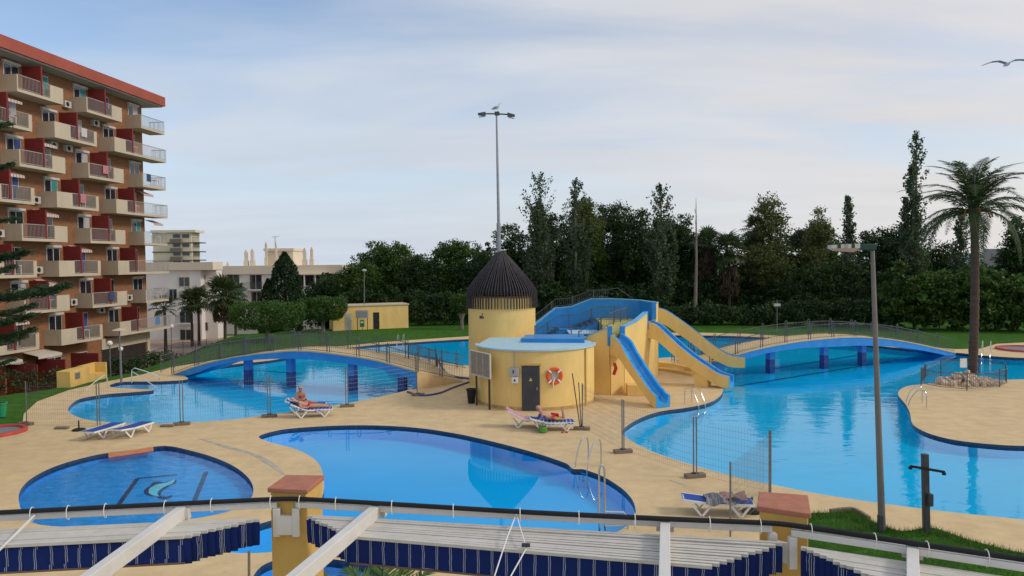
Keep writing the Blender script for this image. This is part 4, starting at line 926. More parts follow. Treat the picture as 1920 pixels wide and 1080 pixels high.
def broad(px, Y, top_py, w_px, lab, mat=lm_dark, name='broadleaf_tree', n=6000, seed=0, low=.25, leaf=.29, base=None, group='trees behind the lawn', lobes_n=8, bark=None, cat='tree', clump=.45):
    rng = np.random.default_rng(seed+100); random.seed(seed)
    p = D(px, 560, Y); p.z = 0; p.z = TZ(p); H = D(px, top_py, Y).z-p.z; Wd = w_px/FPX*Y
    t = thing(name, p, lab, cat, group); zl = H*low; lob = []
    rz = (H-zl)/2
    for i in range(lobes_n):
        a = 2*math.pi*i/lobes_n+rng.uniform(-.4, .4); rr = Wd*.5*rng.uniform(.25, .58); f = rng.uniform(.0, 1.0)
        zc = p.z+zl+(H-zl)*(.18+.62*f); sc = rng.uniform(.30, .44)*(1.05-.35*f)
        lob.append(((p.x+rr*math.cos(a)*(1-.35*f), p.y+rr*math.sin(a)*.8*(1-.35*f), zc), (Wd*sc, Wd*sc*.85, min(rz*.55, Wd*sc*.9))))
    lob.append(((p.x, p.y, p.z+zl+(H-zl)*.55), (Wd*.36, Wd*.32, rz*.8)))
    lob.append(((p.x+rng.uniform(-.1, .1)*Wd, p.y, p.z+H-rz*.33), (Wd*.24, Wd*.24, rz*.30)))
    C = crown_points(lob, int(n*3.2), rng, clump=clump)
    C = C[C[:, 2] < p.z+H+.3]
    V, F = leaf_quads(C, leaf, rng, .6, .4)
    trunk(t, p, H*.6, max(.14, H*.022), bark or m_bark, [Vector(l[0]) for l in lob[:5]])
    fast_mesh('crown', V, F, mat, t)
    return t
def poplar(px, Y, top_py, w_px, lab, seed=0, n=3400, spires=3, mat=lm_pop, low=.08, leaf=.26, group='poplars behind the lawn', name='poplar_tree'):
    rng = np.random.default_rng(seed+500); random.seed(seed)
    p = D(px, 560, Y); p.z = 0; p.z = TZ(p); H = D(px, top_py, Y).z-p.z; Wd = w_px/FPX*Y
    t = thing(name, p, lab, 'tree', group); mb = MB(); pts = []
    mb.tube([p-UP*.3, p+UP*H*.5, p+UP*H*.97], [.2, .13, .03], 7)
    nb = 46
    for k in range(spires):
        off = Vector((0, 0, 0)) if k == 0 else Vector((rng.uniform(-.38, .38)*Wd, rng.uniform(-.3, .3)*Wd, 0)); hh = H*(1 if k == 0 else rng.uniform(.62, .90))
        if k: mb.tube([p+UP*H*.2, p+off*.7+UP*hh*.5, p+off+UP*hh*.97], [.09, .07, .02], 5)
        for i in range(nb):
            f = low+(1-low)*(i+rng.random())/nb; a = rng.uniform(0, 6.28); prof = (min(1, (f-low)*5+.25))*(1-f)**.55*1.25
            L_ = Wd*.5*min(1, prof)*(.9 if k == 0 else .5)+.12; s = p+off*f+UP*hh*f*.93; e = s+Vector((math.cos(a)*L_, math.sin(a)*L_, L_*1.7+.25)); 
            if e.z > p.z+hh: e.z = p.z+hh-rng.uniform(0, .4)
            m_ = int(n*2.2/(spires*nb)*(0.6+.8*(1-f))); u = rng.random(m_)[:, None]; sp = .10+.13*(1-f)
            pts.append(np.array(s)*(1-u)+np.array(e)*u+rng.normal(size=(m_, 3))*sp)
            if i % 3 == 0: mb.tube([s, e], [.03, .01], 3, False)
    mb.build('trunk', m_greybark, t)
    V, F = leaf_quads(np.concatenate(pts), leaf, rng, .75); fast_mesh('crown', V, F, mat, t)
    return t
# back row, mostly one dark mass with different tops
for i, a in enumerate((
 (612, 92, 517, 110, 'low dark shrubby tree right of the cypress', lm_dark, 4200),
 (668, 90, 490, 110, 'rounded mid green tree left of the garden lamp', lm_mid, 5200),
 (726, 95, 455, 150, 'broad bright topped pine behind the yellow shed', lm_mid, 8000),
 (790, 90, 478, 110, 'dark rounded pine right of the yellow shed', lm_dark, 5600),
 (850, 93, 449, 140, 'broad pine left of the pointed tower roof', lm_mid, 8000),
 (905, 90, 470, 100, 'dark tree just left of the tower', lm_dark, 4600),
 (965, 95, 418, 130, 'dark green tree behind the pointed roof', lm_dark, 6500),
 (1040, 95, 392, 130, 'dark tree between the two left poplars', lm_dark, 7000),
 (1098, 92, 366, 90, 'tall olive green tree right of the second poplar', lm_mid, 5600),
 (1152, 96, 372, 140, 'tall dark domed tree at the middle of the row', lm_dark, 8500),
 (1205, 92, 385, 100, 'dark green tree left of the third poplar', lm_dark, 6000),
 (1262, 95, 396, 110, 'dark tree right of the third poplar', lm_dark, 6500),
 (1312, 92, 432, 90, 'dark tree around the bare trunk', lm_dark, 4600),
 (1408, 92, 430, 100, 'dark tree left of the yellow green tree', lm_dark, 4600),
 (1500, 94, 425, 110, 'dark dense tree under the yellow green tree', lm_dark, 6000),
 (1560, 90, 440, 110, 'mid green tree behind the floodlight head', lm_mid, 5600),
 (1630, 92, 428, 120, 'dark round topped tree right of the floodlight', lm_dark, 6000),
 (1690, 90, 420, 120, 'dark round tree left of the tall right poplar', lm_dark, 6000),
 (1765, 92, 452, 110, 'low dark tree behind the date palm', lm_dark, 5000),
 (1905, 80, 405, 75, 'tall dark tree cut by the right edge of the picture', lm_dark, 5200),
 (1960, 82, 440, 110, 'bushy dark tree at the right border', lm_dark, 4600))):
    broad(a[0], a[1], a[2], a[3], a[4], a[5], n=a[6], seed=i, low=.06)
broad(1444, 88, 360, 92, 'tall airy yellow green tree right of the fan palm', lm_yel, n=4200, seed=41, low=.25, name='yellow_green_tree', leaf=.28, lobes_n=11, clump=.5)
broad(1532, 88, 388, 62, 'narrow yellow green treetop above the floodlight', lm_yel, n=2600, seed=42, low=.4, name='yellow_green_tree', leaf=.26)
broad(1100, 90, 370, 60, 'narrow yellowish treetop beside the second poplar', lm_yel, n=1600, seed=43, low=.55, name='yellow_green_tree', leaf=.26)
poplar(1014, 86, 318, 105, 'broad loose poplar just right of the tower roof', 1, 6500, 5)
poplar(1080, 86, 327, 72, 'slim poplar second from the tower roof', 2, 5200, 3)
poplar(1240, 84, 338, 78, 'slim poplar behind the slide platform', 3, 6500, 4)
poplar(1589, 84, 358, 34, 'very thin poplar above the floodlight head', 4, 2200, 1)
poplar(1716, 74, 232, 66, 'tallest poplar, with forked top, left of the date palm', 5, 5600, 3, leaf=.24)
poplar(1800, 80, 385, 36, 'thin poplar seen through the palm fronds', 6, 1700, 1)
# undergrowth: hedges and bushes along the edge of the lawn
def hedge(pxs, Y, tops, lab, mat, seed, n=2200, leaf=.3, depth=2.2, name='hedge', cat='hedge', group='hedges behind the pools'):
    rng = np.random.default_rng(seed+900); C = []
    P = [D(a, 560, y) for a, y in zip(pxs, Y)]
    for p in P: p.z = 0; p.z = TZ(p)
    t = thing(name, P[len(P)//2], lab, cat, group)
    lob = []
    for (p, q, a, b, ta, tb, ya, yb) in zip(P[:-1], P[1:], pxs[:-1], pxs[1:], tops[:-1], tops[1:], Y[:-1], Y[1:]):
        k = max(2, int((q-p).length/1.6))
        for i in range(k):
            f = (i+.5)/k; c = p.lerp(q, f); h = D(a+(b-a)*f, ta+(tb-ta)*f, ya+(yb-ya)*f).z-c.z; h *= rng.uniform(.82, 1.08)
            lob.append(((c.x, c.y+rng.uniform(-.5, .5), c.z+h*.5), (1.5, depth*.6, h*.5)))
    C = crown_points(lob, int(n*1.6), rng, clump=.35, shell=.5); C = C[C[:, 2] > -3]
    V, F = leaf_quads(C, leaf, rng, .6, .3); 
    mb = MB()
    for l in lob[::2]: mb.tube([(l[0][0], l[0][1], l[0][2]-l[1][2]-.2), (l[0][0]+.2, l[0][1], l[0][2])], [.07, .03], 5)
    mb.build('stems', m_bark, t, kind='stuff'); fast_mesh('foliage', V, F, mat, t)
    return t
hedge([770, 880, 1000], [82, 84, 84], [545, 540, 540], 'dark bushes between the yellow shed and the tower', lm_dark, 1, 5200)
hedge([1000, 1120, 1250], [84, 84, 84], [520, 530, 535], 'dark bushes behind the slide platform', lm_dark, 2, 6000)
hedge([1250, 1340, 1440], [80, 80, 79], [572, 566, 572], 'low dark hedge right of the slides', lm_dark, 3, 4600)
hedge([1440, 1560, 1680], [79, 77, 75], [560, 555, 545], 'long dark hedge behind the right footbridge', lm_dark, 4, 6500)
hedge([1670, 1740, 1810], [73, 72, 71], [505, 490, 500], 'tall large leaved bush left of the date palm trunk', lm_mid, 5, 5200, leaf=.42, depth=3.5, name='large_leaved_bush', cat='bush')
hedge([1810, 1880, 1960], [71, 70, 69], [500, 490, 500], 'tall large leaved bush right of the date palm trunk', lm_mid, 6, 5200, leaf=.42, depth=3.5, name='large_leaved_bush', cat='bush')
hedge([1480, 1600, 1690], [84, 83, 82], [490, 480, 480], 'dark undergrowth behind the long hedge', lm_dark, 7, 6500)
hedge([640, 720, 780], [86, 87, 87], [540, 535, 540], 'dark undergrowth behind the yellow shed', lm_dark, 8, 5200)
hedge([1240, 1320, 1420, 1500], [87, 87, 87, 87], [500, 505, 500, 495], 'shadowy undergrowth below the fan palms', lm_dark, 9, 7000)
hedge([192, 250, 318], [62, 64, 66], [672, 664, 656], 'clipped low hedge in front of the dark shop front', lm_dark, 10, 2600, leaf=.2, depth=1.2)
hedge([-20, 60, 130], [47, 48.5, 50], [690, 688, 690], 'dark scrubby planting at the foot of the brick block', lm_dark, 12, 1800, leaf=.2, depth=1.0)
for k_, (xs, yy, tp5, lab) in enumerate((([600, 700, 800, 900], 100, 505, 'dark thicket filling the gap behind the pines'), ([880, 1000, 1120, 1240, 1330], 101, 455, 'dark thicket behind the poplars'), ([1290, 1400, 1500, 1600], 100, 490, 'dark thicket behind the fan palms'), ([1580, 1700, 1800, 1990], 99, 490, 'dark thicket behind the date palm'))):
    hedge(xs, [yy]*len(xs), [tp5+(i % 2)*8 for i in range(len(xs))], lab, lm_dark, 40+k_, 11000, leaf=.5, depth=3, name='thicket', cat='thicket', group='thickets behind the trees')
# bare trunk
p = D(1303, 600, 83); p.z = 0; t = thing('dead_tree', p, 'tall bare grey trunk standing in front of the dark trees', 'tree'); tp2 = D(1305, 372, 83)
mb = MB().tube([p, p.lerp(tp2, .5)+Vector((.1, 0, 0)), tp2], [.24, .15, .02], 7); mb.build('trunk', m_greybark, t); mb = MB(); random.seed(3)
for i in range(16):
    f = random.uniform(.5, .97); s = p.lerp(tp2, f); a = random.uniform(0, 6.28); l = random.uniform(.5, 1.4)*(1.2-f); mb.tube([s, s+Vector((math.cos(a)*l*.5, math.sin(a)*l*.5, l*1.3))], [.03, .006], 3, False)
mb.build('twigs', m_greybark, t)
# cypresses
def cypress(px, Y, top, bot, w_px, lab, seed, n=7000):
    rng = np.random.default_rng(seed); p = D(px, bot, Y); p.z = TZ(Vector((p.x, p.y, 0))); H = D(px, top, Y).z-p.z; Wd = w_px/FPX*Y*.5
    t = thing('cypress_tree', p, lab, 'tree', 'cypresses before the white house'); f = rng.random(n)**.8; a = rng.uniform(0, 6.28, n)
    prof = np.interp(f, [0, .1, .35, .7, .88, 1], [.55, .95, 1.0, .82, .5, .06])*Wd*(1+.10*np.sin(a*5+f*9)+.06*np.sin(a*11-f*23)); rr = prof*rng.uniform(.72, 1.04, n)
    C = np.stack([p.x+rr*np.cos(a), p.y+rr*np.sin(a), p.z+.2+f*H], 1); V, F = leaf_quads(C, .42, rng, .35, 0, direction=np.array([0, 0, 1.0]))
    trunk(t, p, H*.8, .2, m_bark); fast_mesh('crown', V, F, lm_cyp, t)
cypress(536, 88, 477, 600, 66, 'tall dark round topped cypress before the white house', 1, 11000); cypress(504, 87, 527, 600, 38, 'small dark cypress left of the tall one', 2, 3500)
# clipped flat-topped laurels on the lawn
def clipped(px, Y, top, bot, w_px, base_py, lab, seed, n):
    rng = np.random.default_rng(seed); p = W(px, base_py); p.z = TZ(p); Y = p.y; zt = D(px, top, Y).z; zb = D(px, bot, Y).z; Wd = w_px/FPX*Y*.5
    t = thing('clipped_tree', p, lab, 'tree', 'flat topped trees on the lawn'); zc, hz_ = (zt+zb)/2, (zt-zb)/2
    u = rng.uniform(-1, 1, (n*4, 3)); s4 = (np.abs(u[:, 0])**2+np.abs(u[:, 1])**2)**1.6+np.abs(u[:, 2])**5; k = (s4 < 1)&(s4 > .35); u = u[k][:n]
    und = 1-.22*np.clip(-u[:, 2], 0, 1); wob = 1+.07*np.sin(u[:, 0]*9+seed)+.06*np.sin(u[:, 1]*11+u[:, 2]*6)
    C = np.stack([p.x+u[:, 0]*Wd*und*wob, p.y+u[:, 1]*Wd*.8*und*wob, zc+u[:, 2]*hz_*wob+rng.normal(0, .05, len(u))], 1)
    lob = [((p.x+Wd*.5*math.cos(a), p.y+Wd*.4*math.sin(a), zc), 0) for a in (.3, 1.9, 3.5, 5.0)]
    V, F = leaf_quads(C, .20, rng, .6, .5); fast_mesh('crown', V, F, lm_lit, t)
    mb = MB(); 
    for i in range(4): q = lob[i][0]; mb.tube([p+UP*-.2, p+UP*1.0, Vector(q)], [.22, .17, .07], 6)
    mb.build('trunk', m_greybark, t)
clipped(501, 66, 566, 617, 142, 640, 'wide flat topped clipped tree left of its twin on the lawn', 1, 9000)
clipped(606, 74, 557, 600, 96, 623, 'smaller flat topped clipped tree beside the yellow shed', 2, 7000)
clipped(866, 80, 552, 585, 44, 617, 'small clipped tree just left of the tower', 3, 3000)

# palms
def frond_mesh(L_, droop, nl, lw, ll, seed):
    """one feather frond along +x: rib and leaflets"""
    rng = np.random.default_rng(seed); mb = MB(); pts = []; 
    for i in range(11):
        s = i/10; pts.append(Vector((L_*math.sin(s*1.2)/math.sin(1.2)*(.92), 0, L_*(.30*s-droop*s**2.1))))
    mb.tube(pts, [.035*(1-.85*i/10)+.004 for i in range(11)], 4)
    for i in range(nl):
        s = .14+.86*i/(nl-1); k = min(9, int(s*10)); q = pts[k].lerp(pts[k+1], s*10-k); d = (pts[k+1]-pts[k]).normalized()
        for sd in (-1, 1):
            l = ll*math.sin(math.pi*(.12+.82*s))*rng.uniform(.85, 1.1); o = (d*.75+Vector((0, sd*.95, .28-.55*rng.random()))).normalized()
            tip = q+o*l-UP*l*.28; mid_ = q+o*l*.5; wv = d*lw
            mb.add([q-wv*.5, q+wv*.5, mid_+wv*.6, tip, mid_-wv*.6], [(0, 1, 2, 4), (4, 2, 3)])
    return mb
def fan_mesh(L_, seed, nseg=15):
    rng = np.random.default_rng(seed); mb = MB(); e = Vector((L_*.5, 0, .06*L_)); mb.tube([(0, 0, 0), tuple(e)], [.025, .015], 4)
    for i in range(nseg):
        a = R(-125+250*i/(nseg-1)); l = L_*.55*(1-.25*abs(a)/R(125)); d = Vector((math.cos(a), math.sin(a), 0)); w_ = Vector((-math.sin(a), math.cos(a), 0))*l*.085
        m_ = e+d*l*.6+UP*.03; tip = e+d*l-UP*l*rng.uniform(.1, .4); mb.add([e, m_+w_, tip, m_-w_], [(0, 1, 2, 3)])
    return mb
def put_fronds(t, top, protos, n, el0, el1, seed, s0=.85, s1=1.1, mat=None):
    rng = random.Random(seed)
    for i in range(n):
        pr = protos[i % len(protos)]; o = pr.copy(); link(o); f = (i+.5)/n; az = i*2.39996+rng.uniform(-.2, .2); el = el0+(el1-el0)*f**1.1+rng.uniform(-.08, .08)
        o.parent = t; o.location = top-WL[t]+Vector((math.cos(az)*.12, math.sin(az)*.12, -.25*f)); o.rotation_euler = (rng.uniform(-.2, .2), -el, az); s = rng.uniform(s0, s1); o.scale = (s, s, s)
def proto(mb, name, mat):
    me = bpy.data.meshes.new(name); me.from_pydata(mb.v, [], mb.f); me.update(); me.materials.append(mat); return bpy.data.objects.new(name, me)
# date palm on its ringed bed
pb = W(1823, 714); dp = thing('date_palm', pb, 'tall date palm inside the round railing on the right island', 'tree')
ptop = D(1826, 390, pb.y+.2)
mb = MB(); K = 40
random.seed(5); pts = [pb.lerp(ptop, i/K)+Vector((.10*math.sin(i/K*3.0), 0, 0)) for i in range(K+1)]
mb.tube(pts, [(.235 if i % 2 else .205)*(1.12-.22*i/K)+(.10*max(0, i/K-.86)/.14) for i in range(K+1)], 14); mb.build('trunk', m_palmbark, dp)
fp = [proto(frond_mesh(3.2, d, 46, .045, .60, k), 'frond', lm_palm) for k, d in enumerate((.50, .80, 1.15))]
put_fronds(dp, ptop, fp, 52, 1.42, -.36, 3)
m_fruit = M('orange fruit stalk', (0.30, 0.15, 0.06), .7)
for i in range(7):
    a = i*.9; q = ptop+Vector((math.cos(a)*.2, math.sin(a)*.2, -.1)); MB().tube([q, q+Vector((math.cos(a)*.5, math.sin(a)*.5, .1)), q+Vector((math.cos(a)*.75, math.sin(a)*.75, -.45))], [.035, .03, .05], 5).build('fruit_stalk', m_fruit, dp)
# fan palms
fanp = [proto(fan_mesh(1.0, k), 'frond', lm_palm) for k in range(3)]
def fanpalm(px, base, top_py, Y, L_, n, lab, seed, skirt=0, r=.16, lowel=-.9):
    p = D(px, 560, Y); p.z = 0; p.z = TZ(p); top = D(px, top_py, Y); t = thing('fan_palm', p, lab, 'tree', 'fan palms'); mb = MB()
    mb.tube([p-UP*.2, p.lerp(top, .5)+Vector((.05, 0, 0)), top], [r*1.25, r, r*.9], 8); mb.build('trunk', m_palmbark, t)
    if skirt:
        rng = np.random.default_rng(seed); m_ = 1400; f = rng.random(m_); a = rng.uniform(0, 6.28, m_); rr = (.35+.55*np.sin(f*2.2))*L_*.55*rng.uniform(.7, 1.05, m_)
        C = np.stack([top.x+rr*np.cos(a), top.y+rr*np.sin(a), top.z-.2-f*skirt], 1); V, F = leaf_quads(C, .6, rng, .22, 0, direction=np.array([0, 0, -1.0])); fast_mesh('dead_leaf_skirt', V, F, lm_dead, t)
    put_fronds(t, top, fanp, n, 1.4, lowel, seed, L_*.85, L_*1.15)
fanpalm(358, 640, 568, 88, 1.9, 26, 'left of the twin fan palms before the white block', 1); fanpalm(371, 640, 563, 89, 2.0, 26, 'right of the twin fan palms before the white block', 2)
fanpalm(420, 645, 553, 80, 2.3, 34, 'dark fan palm left of the flat topped trees', 3, skirt=2.6)
fanpalm(440, 645, 556, 86, 1.9, 22, 'paler fan palm just behind the dark one', 4, skirt=2.0)
fanpalm(1367, 600, 470, 86, 2.3, 34, 'fan palm with thick dead leaf skirt right of the bare trunk', 5, skirt=5.0)
fanpalm(1326, 600, 455, 88, 2.0, 28, 'dark fan palm beside the bare trunk', 6, skirt=4.0)
fanpalm(1418, 600, 428, 90, 2.0, 26, 'fan palm in front of the yellow green tree', 7, skirt=5.0)
fanpalm(308, 640, 575, 80, 1.5, 18, 'short fan palm behind the lowest end balcony', 8)
# araucaria reaching in from the left edge
def arau_branch(L_, seed):
    rng = np.random.default_rng(seed); mb = MB(); pts = [Vector((L_*s, 0, L_*(-.10*math.sin(s*2.6)+.16*s*s))) for s in np.linspace(0, 1, 9)]
    mb.tube(pts, [.05*(1-.9*i/8)+.006 for i in range(9)], 5); C = []; DD = []
    for i in range(26):
        s = .16+.84*i/25; k = min(7, int(s*8)); q = pts[k].lerp(pts[k+1], s*8-k)
        for sd in (-1, 1):
            l = L_*.24*math.sin(math.pi*(.18+.75*s))*rng.uniform(.8, 1.15); d = Vector((.72, sd*.8, .12)).normalized(); m_ = 30; u = rng.random(m_)
            e = np.array(q)[None]+np.array(d)[None]*(u*l)[:, None]; e[:, 2] += .18*l*u*u; C.append(e+rng.normal(size=(m_, 3))*.02); DD.append(np.tile(np.array(d)+np.array([.2, 0, .5]), (m_, 1)))
    C = np.concatenate(C); V, F = leaf_quads(C, .075, rng, .18, 0, direction=np.concatenate(DD)); n = len(mb.v); mb.v += [tuple(v) for v in V]; mb.f += [tuple(int(i)+n for i in f) for f in F]
    return mb
p = D(-135, 700, 27); p.z = 0; ar = thing('araucaria_tree', p, 'dark araucaria reaching into the picture from the left edge', 'tree')
MB().tube([p, p+UP*8, p+UP*17.5], [.30, .2, .03], 10).build('trunk', m_bark, ar)
abp = [proto(arau_branch(1.0, k), 'branch', lm_cyp) for k in range(3)]
random.seed(21)
lv = [(15.4, 1.5), (14.0, 2.2), (12.6, 3.7), (11.5, 2.6), (10.5, 3.5), (9.0, 3.8), (7.5, 4.2), (6.7, 4.0), (5.9, 5.2), (5.2, 4.6), (4.3, 4.3), (3.4, 3.6)]
for i, (z, l) in enumerate(lv):
    for k in range(6):
        o = abp[(i+k) % 3].copy(); link(o); o.parent = ar; o.location = (0, 0, z+random.uniform(-.2, .2)); a = 2*math.pi*k/6+random.uniform(-.3, .3); s = l*random.uniform(.85, 1.0)
        o.rotation_euler = (random.uniform(-.2, .2), random.uniform(-.02, .12), a); s *= .86; o.scale = (s, s*.7, s*.7)
# palm standing just below the terrace, only its leaf tips in view
p = Vector((-1.55, 8.4, 0)); lowp = thing('feather_palm', p, 'young palm below the terrace showing only its leaf tips at the bottom', 'tree')
MB().tube([p, p+UP*2.3], [.2, .16], 10).build('trunk', m_palmbark, lowp)
fp2 = [proto(frond_mesh(1.35, d, 26, .03, .42, 10+k), 'frond', leafmat('fresh palm leaflets', (0.035, 0.085, 0.02), (0.11, 0.20, 0.05), .25) if k == 0 else MATS['fresh palm leaflets']) for k, d in enumerate((.25, .45))]
put_fronds(lowp, p+UP*2.35, fp2, 22, 1.3, .0, 8)

# ------------------------------------------------------------------ terrace edge in the foreground: pillars, beams, arms and folded awnings
ZC, ZH, ZBM, ZS = 4.85, 4.76, 4.70, 4.615
m_pill = M('ochre pillar render', (0.62, 0.40, 0.115), 0.85, var=0.08, scale=3, bump=0.25, bscale=50, stain=(0.36, 0.23, 0.09), stain_scale=2.2, stain_amt=0.4, stretch=(1, 1, .5))
def pillar(cap_px, lab):
    C = [W(a, b, ZC) for a, b in cap_px]; c = sum(C, Vector())/4; t = thing('terrace_pillar', Vector((c.x, c.y, 0)), lab, 'pillar')
    MB().prism([(p.x, p.y) for p in C], ZC-.045, ZC).build('cap', m_terra, t, bevel=.008)
    S = [c+(p-c)*.9 for p in C]; MB().prism([(p.x, p.y) for p in S], 0, ZC-.046).build('shaft', m_pill, t, bevel=.01)
    return S
S1 = pillar([(501,915),(576,918),(609,891),(536,890)], 'ochre pillar with terracotta cap left of the awnings')
S2 = pillar([(1419,949),(1521,963),(1515,928),(1423,921)], 'ochre pillar with terracotta cap by the grass bed')
def beam(a, b, lab):
    p, q = W(*a, ZBM), W(*b, ZBM); t = thing('awning_beam', p.lerp(q, .5), lab, 'beam')
    MB().bar(p, q, .055, .055).build('rail', m_white, t, bevel=.005); return t, p, q
bl, l0, l1 = beam((-160, 978), (520, 945.5), 'white awning beam left of the left pillar')
bm_, m0, m1 = beam((556, 945.5), (1447, 991), 'long white awning beam between the two pillars')
brr, r0, r1 = beam((1484, 998), (2050, 1083), 'white awning beam right of the right pillar')
for t, e, dr_ in ((bl, l1, -1), (bm_, m0, 1), (bm_, m1, -1), (brr, r0, 1)):
    MB().box(e.x-.032, e.y-.05, e.z-.30, e.x+.032, e.y+.012, e.z-.03).build('bracket', m_white, t, bevel=.005)
p, q = W(517, 985, 4.5), W(557, 985, 4.5); MB().box(l1.x, S1[0].y-.10, 4.42, m0.x, S1[0].y-.04, 4.60).build('plate', m_white, bm_)
p = m1.lerp(r0, .5); MB().obox(m1+Vector((0, -.02, -.27)), (r0-m1), (0, .05, 0), (0, 0, .17)).build('plate', m_white, brr)
hose_px = [(-160,969),(0,961),(260,948),(490,937),(540,935.5),(590,937),(780,948),(1000,961),(1250,973),(1400,979),(1460,982),(1500,987),(1560,995),(1740,1023),(1920,1049),(2050,1070)]
hp = catmull([W(a, b, ZH) for a, b in hose_px], 4, False)
hs = thing('black_hose', hp[len(hp)//2], 'black hose tied along the top of the awning beams', 'hose'); MB().tube(hp, .023, 10).build('tube', m_black, hs)
for px in (60, 128, 198, 310, 397, 508, 562, 630, 735, 850, 975, 1085, 1190, 1330, 1425, 1520, 1640, 1738, 1850):
    y = np.interp(px, [a for a, _ in hose_px], [b for _, b in hose_px]); c = W(px, y, ZH); a = [c+Vector((0, math.cos(u)*.036, -.03+math.sin(u)*.066)) for u in np.linspace(0, 6.283, 13)]
    MB().tube(a, .004, 4, False).build('tie', m_wplastic, hs)
def arm(pa, pb, lab, z=4.735, w_=.085, ext=1.35):
    p, q = W(*pa, z), W(*pb, z); e = p+(q-p)*(ext*(p.y-1.0)/(p.y-q.y)*.74); t = thing('awning_arm', p, lab, 'awning arm', 'awning arms')
    d = (e-p).normalized(); MB().bar(p-UP*.06-d*.02, e-UP*.06, w_, .12).build('rail', m_white, t, bevel=.006)
    sx = d.cross(UP).normalized()
    MB().obox(p-d*.06-sx*.075-UP*.12, d*.07, sx*.15, UP*.10).build('end_plate', m_white, t)
    for s_ in (-1, 1): b_ = p-d*.064+sx*s_*.058-UP*.075; MB().obox(b_+Vector((-.012, -.03, -.012)), (.024, 0, 0), (0, .03, 0), (0, 0, .024)).build('bolt', m_dsteel, t)
    for i in range(6):
        c = p+d*(.16+i*.085)+sx*.035-UP*.15; MB().obox(c, d*.03, sx*.012, UP*.04).build('roller', m_dsteel, t)
arm((338, 951), (158, 1080), 'white awning arm slanting down at the far left'); arm((707, 945), (545, 1080), 'white awning arm slanting beside the left pillar')
arm((1247, 971), (1246, 1080), 'upright looking white awning arm right of centre'); arm((1711, 1019), (1712, 1080), 'white awning arm at the lower right corner')
m_pleat = stripemat('navy awning cloth', (0.008, 0.022, 0.13), (0.42, 0.44, 0.50), .118)
m_slat = M('white awning slat', (0.58, 0.555, 0.50), .5, var=.10, scale=6, stain=(0.42, 0.38, 0.30), stain_scale=4, stain_amt=.45)
def stack(back, front, lab, n=11, drop=.235, seed=0):
    b0_, b1_ = W(*back[0], ZS), W(*back[1], ZS); f0, f1 = W(*front[0], ZS), W(*front[1], ZS); rng = random.Random(seed)
    t = thing('folded_awning', b0_.lerp(f1, .5), lab, 'awning', 'folded awnings'); ends = []
    for i in range(n):
        s = i/(n-1); p, q = b0_.lerp(f0, s), b1_.lerp(f1, s); j = Vector((0, 0, rng.uniform(-.006, .006))); ends.append((p+j, q+j))
        MB().bar(p+j, q+j, .038, .026).build('slat', m_slat, t)
    for i in range(n):
        p, q = ends[i]; L_ = (q-p).length; d = (q-p)/L_; nn = Vector((-d.y, d.x, 0)); gap = ((ends[i+1][0]-p) if i < n-1 else (p-ends[i-1][0])).dot(nn)
        K = int(L_/.06); prof = [(0, -.012), (.04, -.07), (.10, -.17), (.30, -drop+.01), (.5, -drop), (.70, -drop+.012), (.9, -.17), (.97, -.06), (1.0, -.014)] if i < n-1 else [(0, -.012), (.02, -.08), (-.03, -.16), (.04, -drop+.01)]
        V = []; ph_ = rng.uniform(0, 6)
        for k in range(K+1):
            c = p+d*(L_*k/K); wv = .5*math.sin(k*.9+ph_)+.5*math.sin(k*.37+ph_*2)
            for a_, z in prof: V.append(c+nn*(gap*a_+.008*wv*(-z/drop))+UP*(z*(1+.035*wv)))
        m_ = len(prof); F = [(k*m_+j, (k+1)*m_+j, (k+1)*m_+j+1, k*m_+j+1) for k in range(K) for j in range(m_-1)]
        MB().add(V, F).build('pleat', m_pleat, t)
    p, q = ends[-1]; MB().bar(p-UP*drop, q-UP*drop, .016, .016).build('hem_bar', M('hem wood', (0.16, 0.10, 0.08), .7), t)
stack([(-170,1003),(487,974)], [(-170,1033),(345,1007)], 'folded navy striped awning with white slats at the lower left', seed=1)
stack([(578,970),(1466,1021)], [(656,1006),(1335,1063)], 'long folded navy striped awning with white slats below the middle beam', seed=2)
stack([(1502,1027),(2050,1110)], [(1628,1080),(2060,1150)], 'folded navy striped awning with white slats at the lower right', seed=3)
rp = thing('pull_cord', W(970, 965, ZBM), 'looped white pull cord hanging from the middle awning beam', 'cord')
a = W(968, 962, ZBM+.02)+Vector((0, -.03, 0)); MB().tube([a, D(950, 1010, 6.15), D(928, 1078, 5.75), D(915, 1120, 5.6)], .006, 5).build('strand', m_wplastic, rp); MB().tube([a, D(983, 1016, 6.1), D(987, 1028, 6.05), D(958, 1080, 5.75), D(945, 1120, 5.6)], .006, 5).build('strand', m_wplastic, rp)
MB().bar(D(978, 1022, 6.05), D(994, 1022, 6.05), .02, .03).build('cleat', m_dsteel, rp)
rp = thing('brace_rod', W(75, 965, ZBM), 'thin white brace rod slanting from the left awning beam', 'rod')
MB().tube([W(75, 964, ZBM)+Vector((0, -.03, .03)), D(0, 1030, 6.2), D(-60, 1082, 5.6)], .012, 6).build('rod', m_white, rp)
p = W(467, 1120); t = thing('fence_post', p, 'thin brown post standing left of the left pillar', 'post'); MB().tube([p, D(467, 1033, p.y)], .03, 8).build('shaft', m_concrete, t)

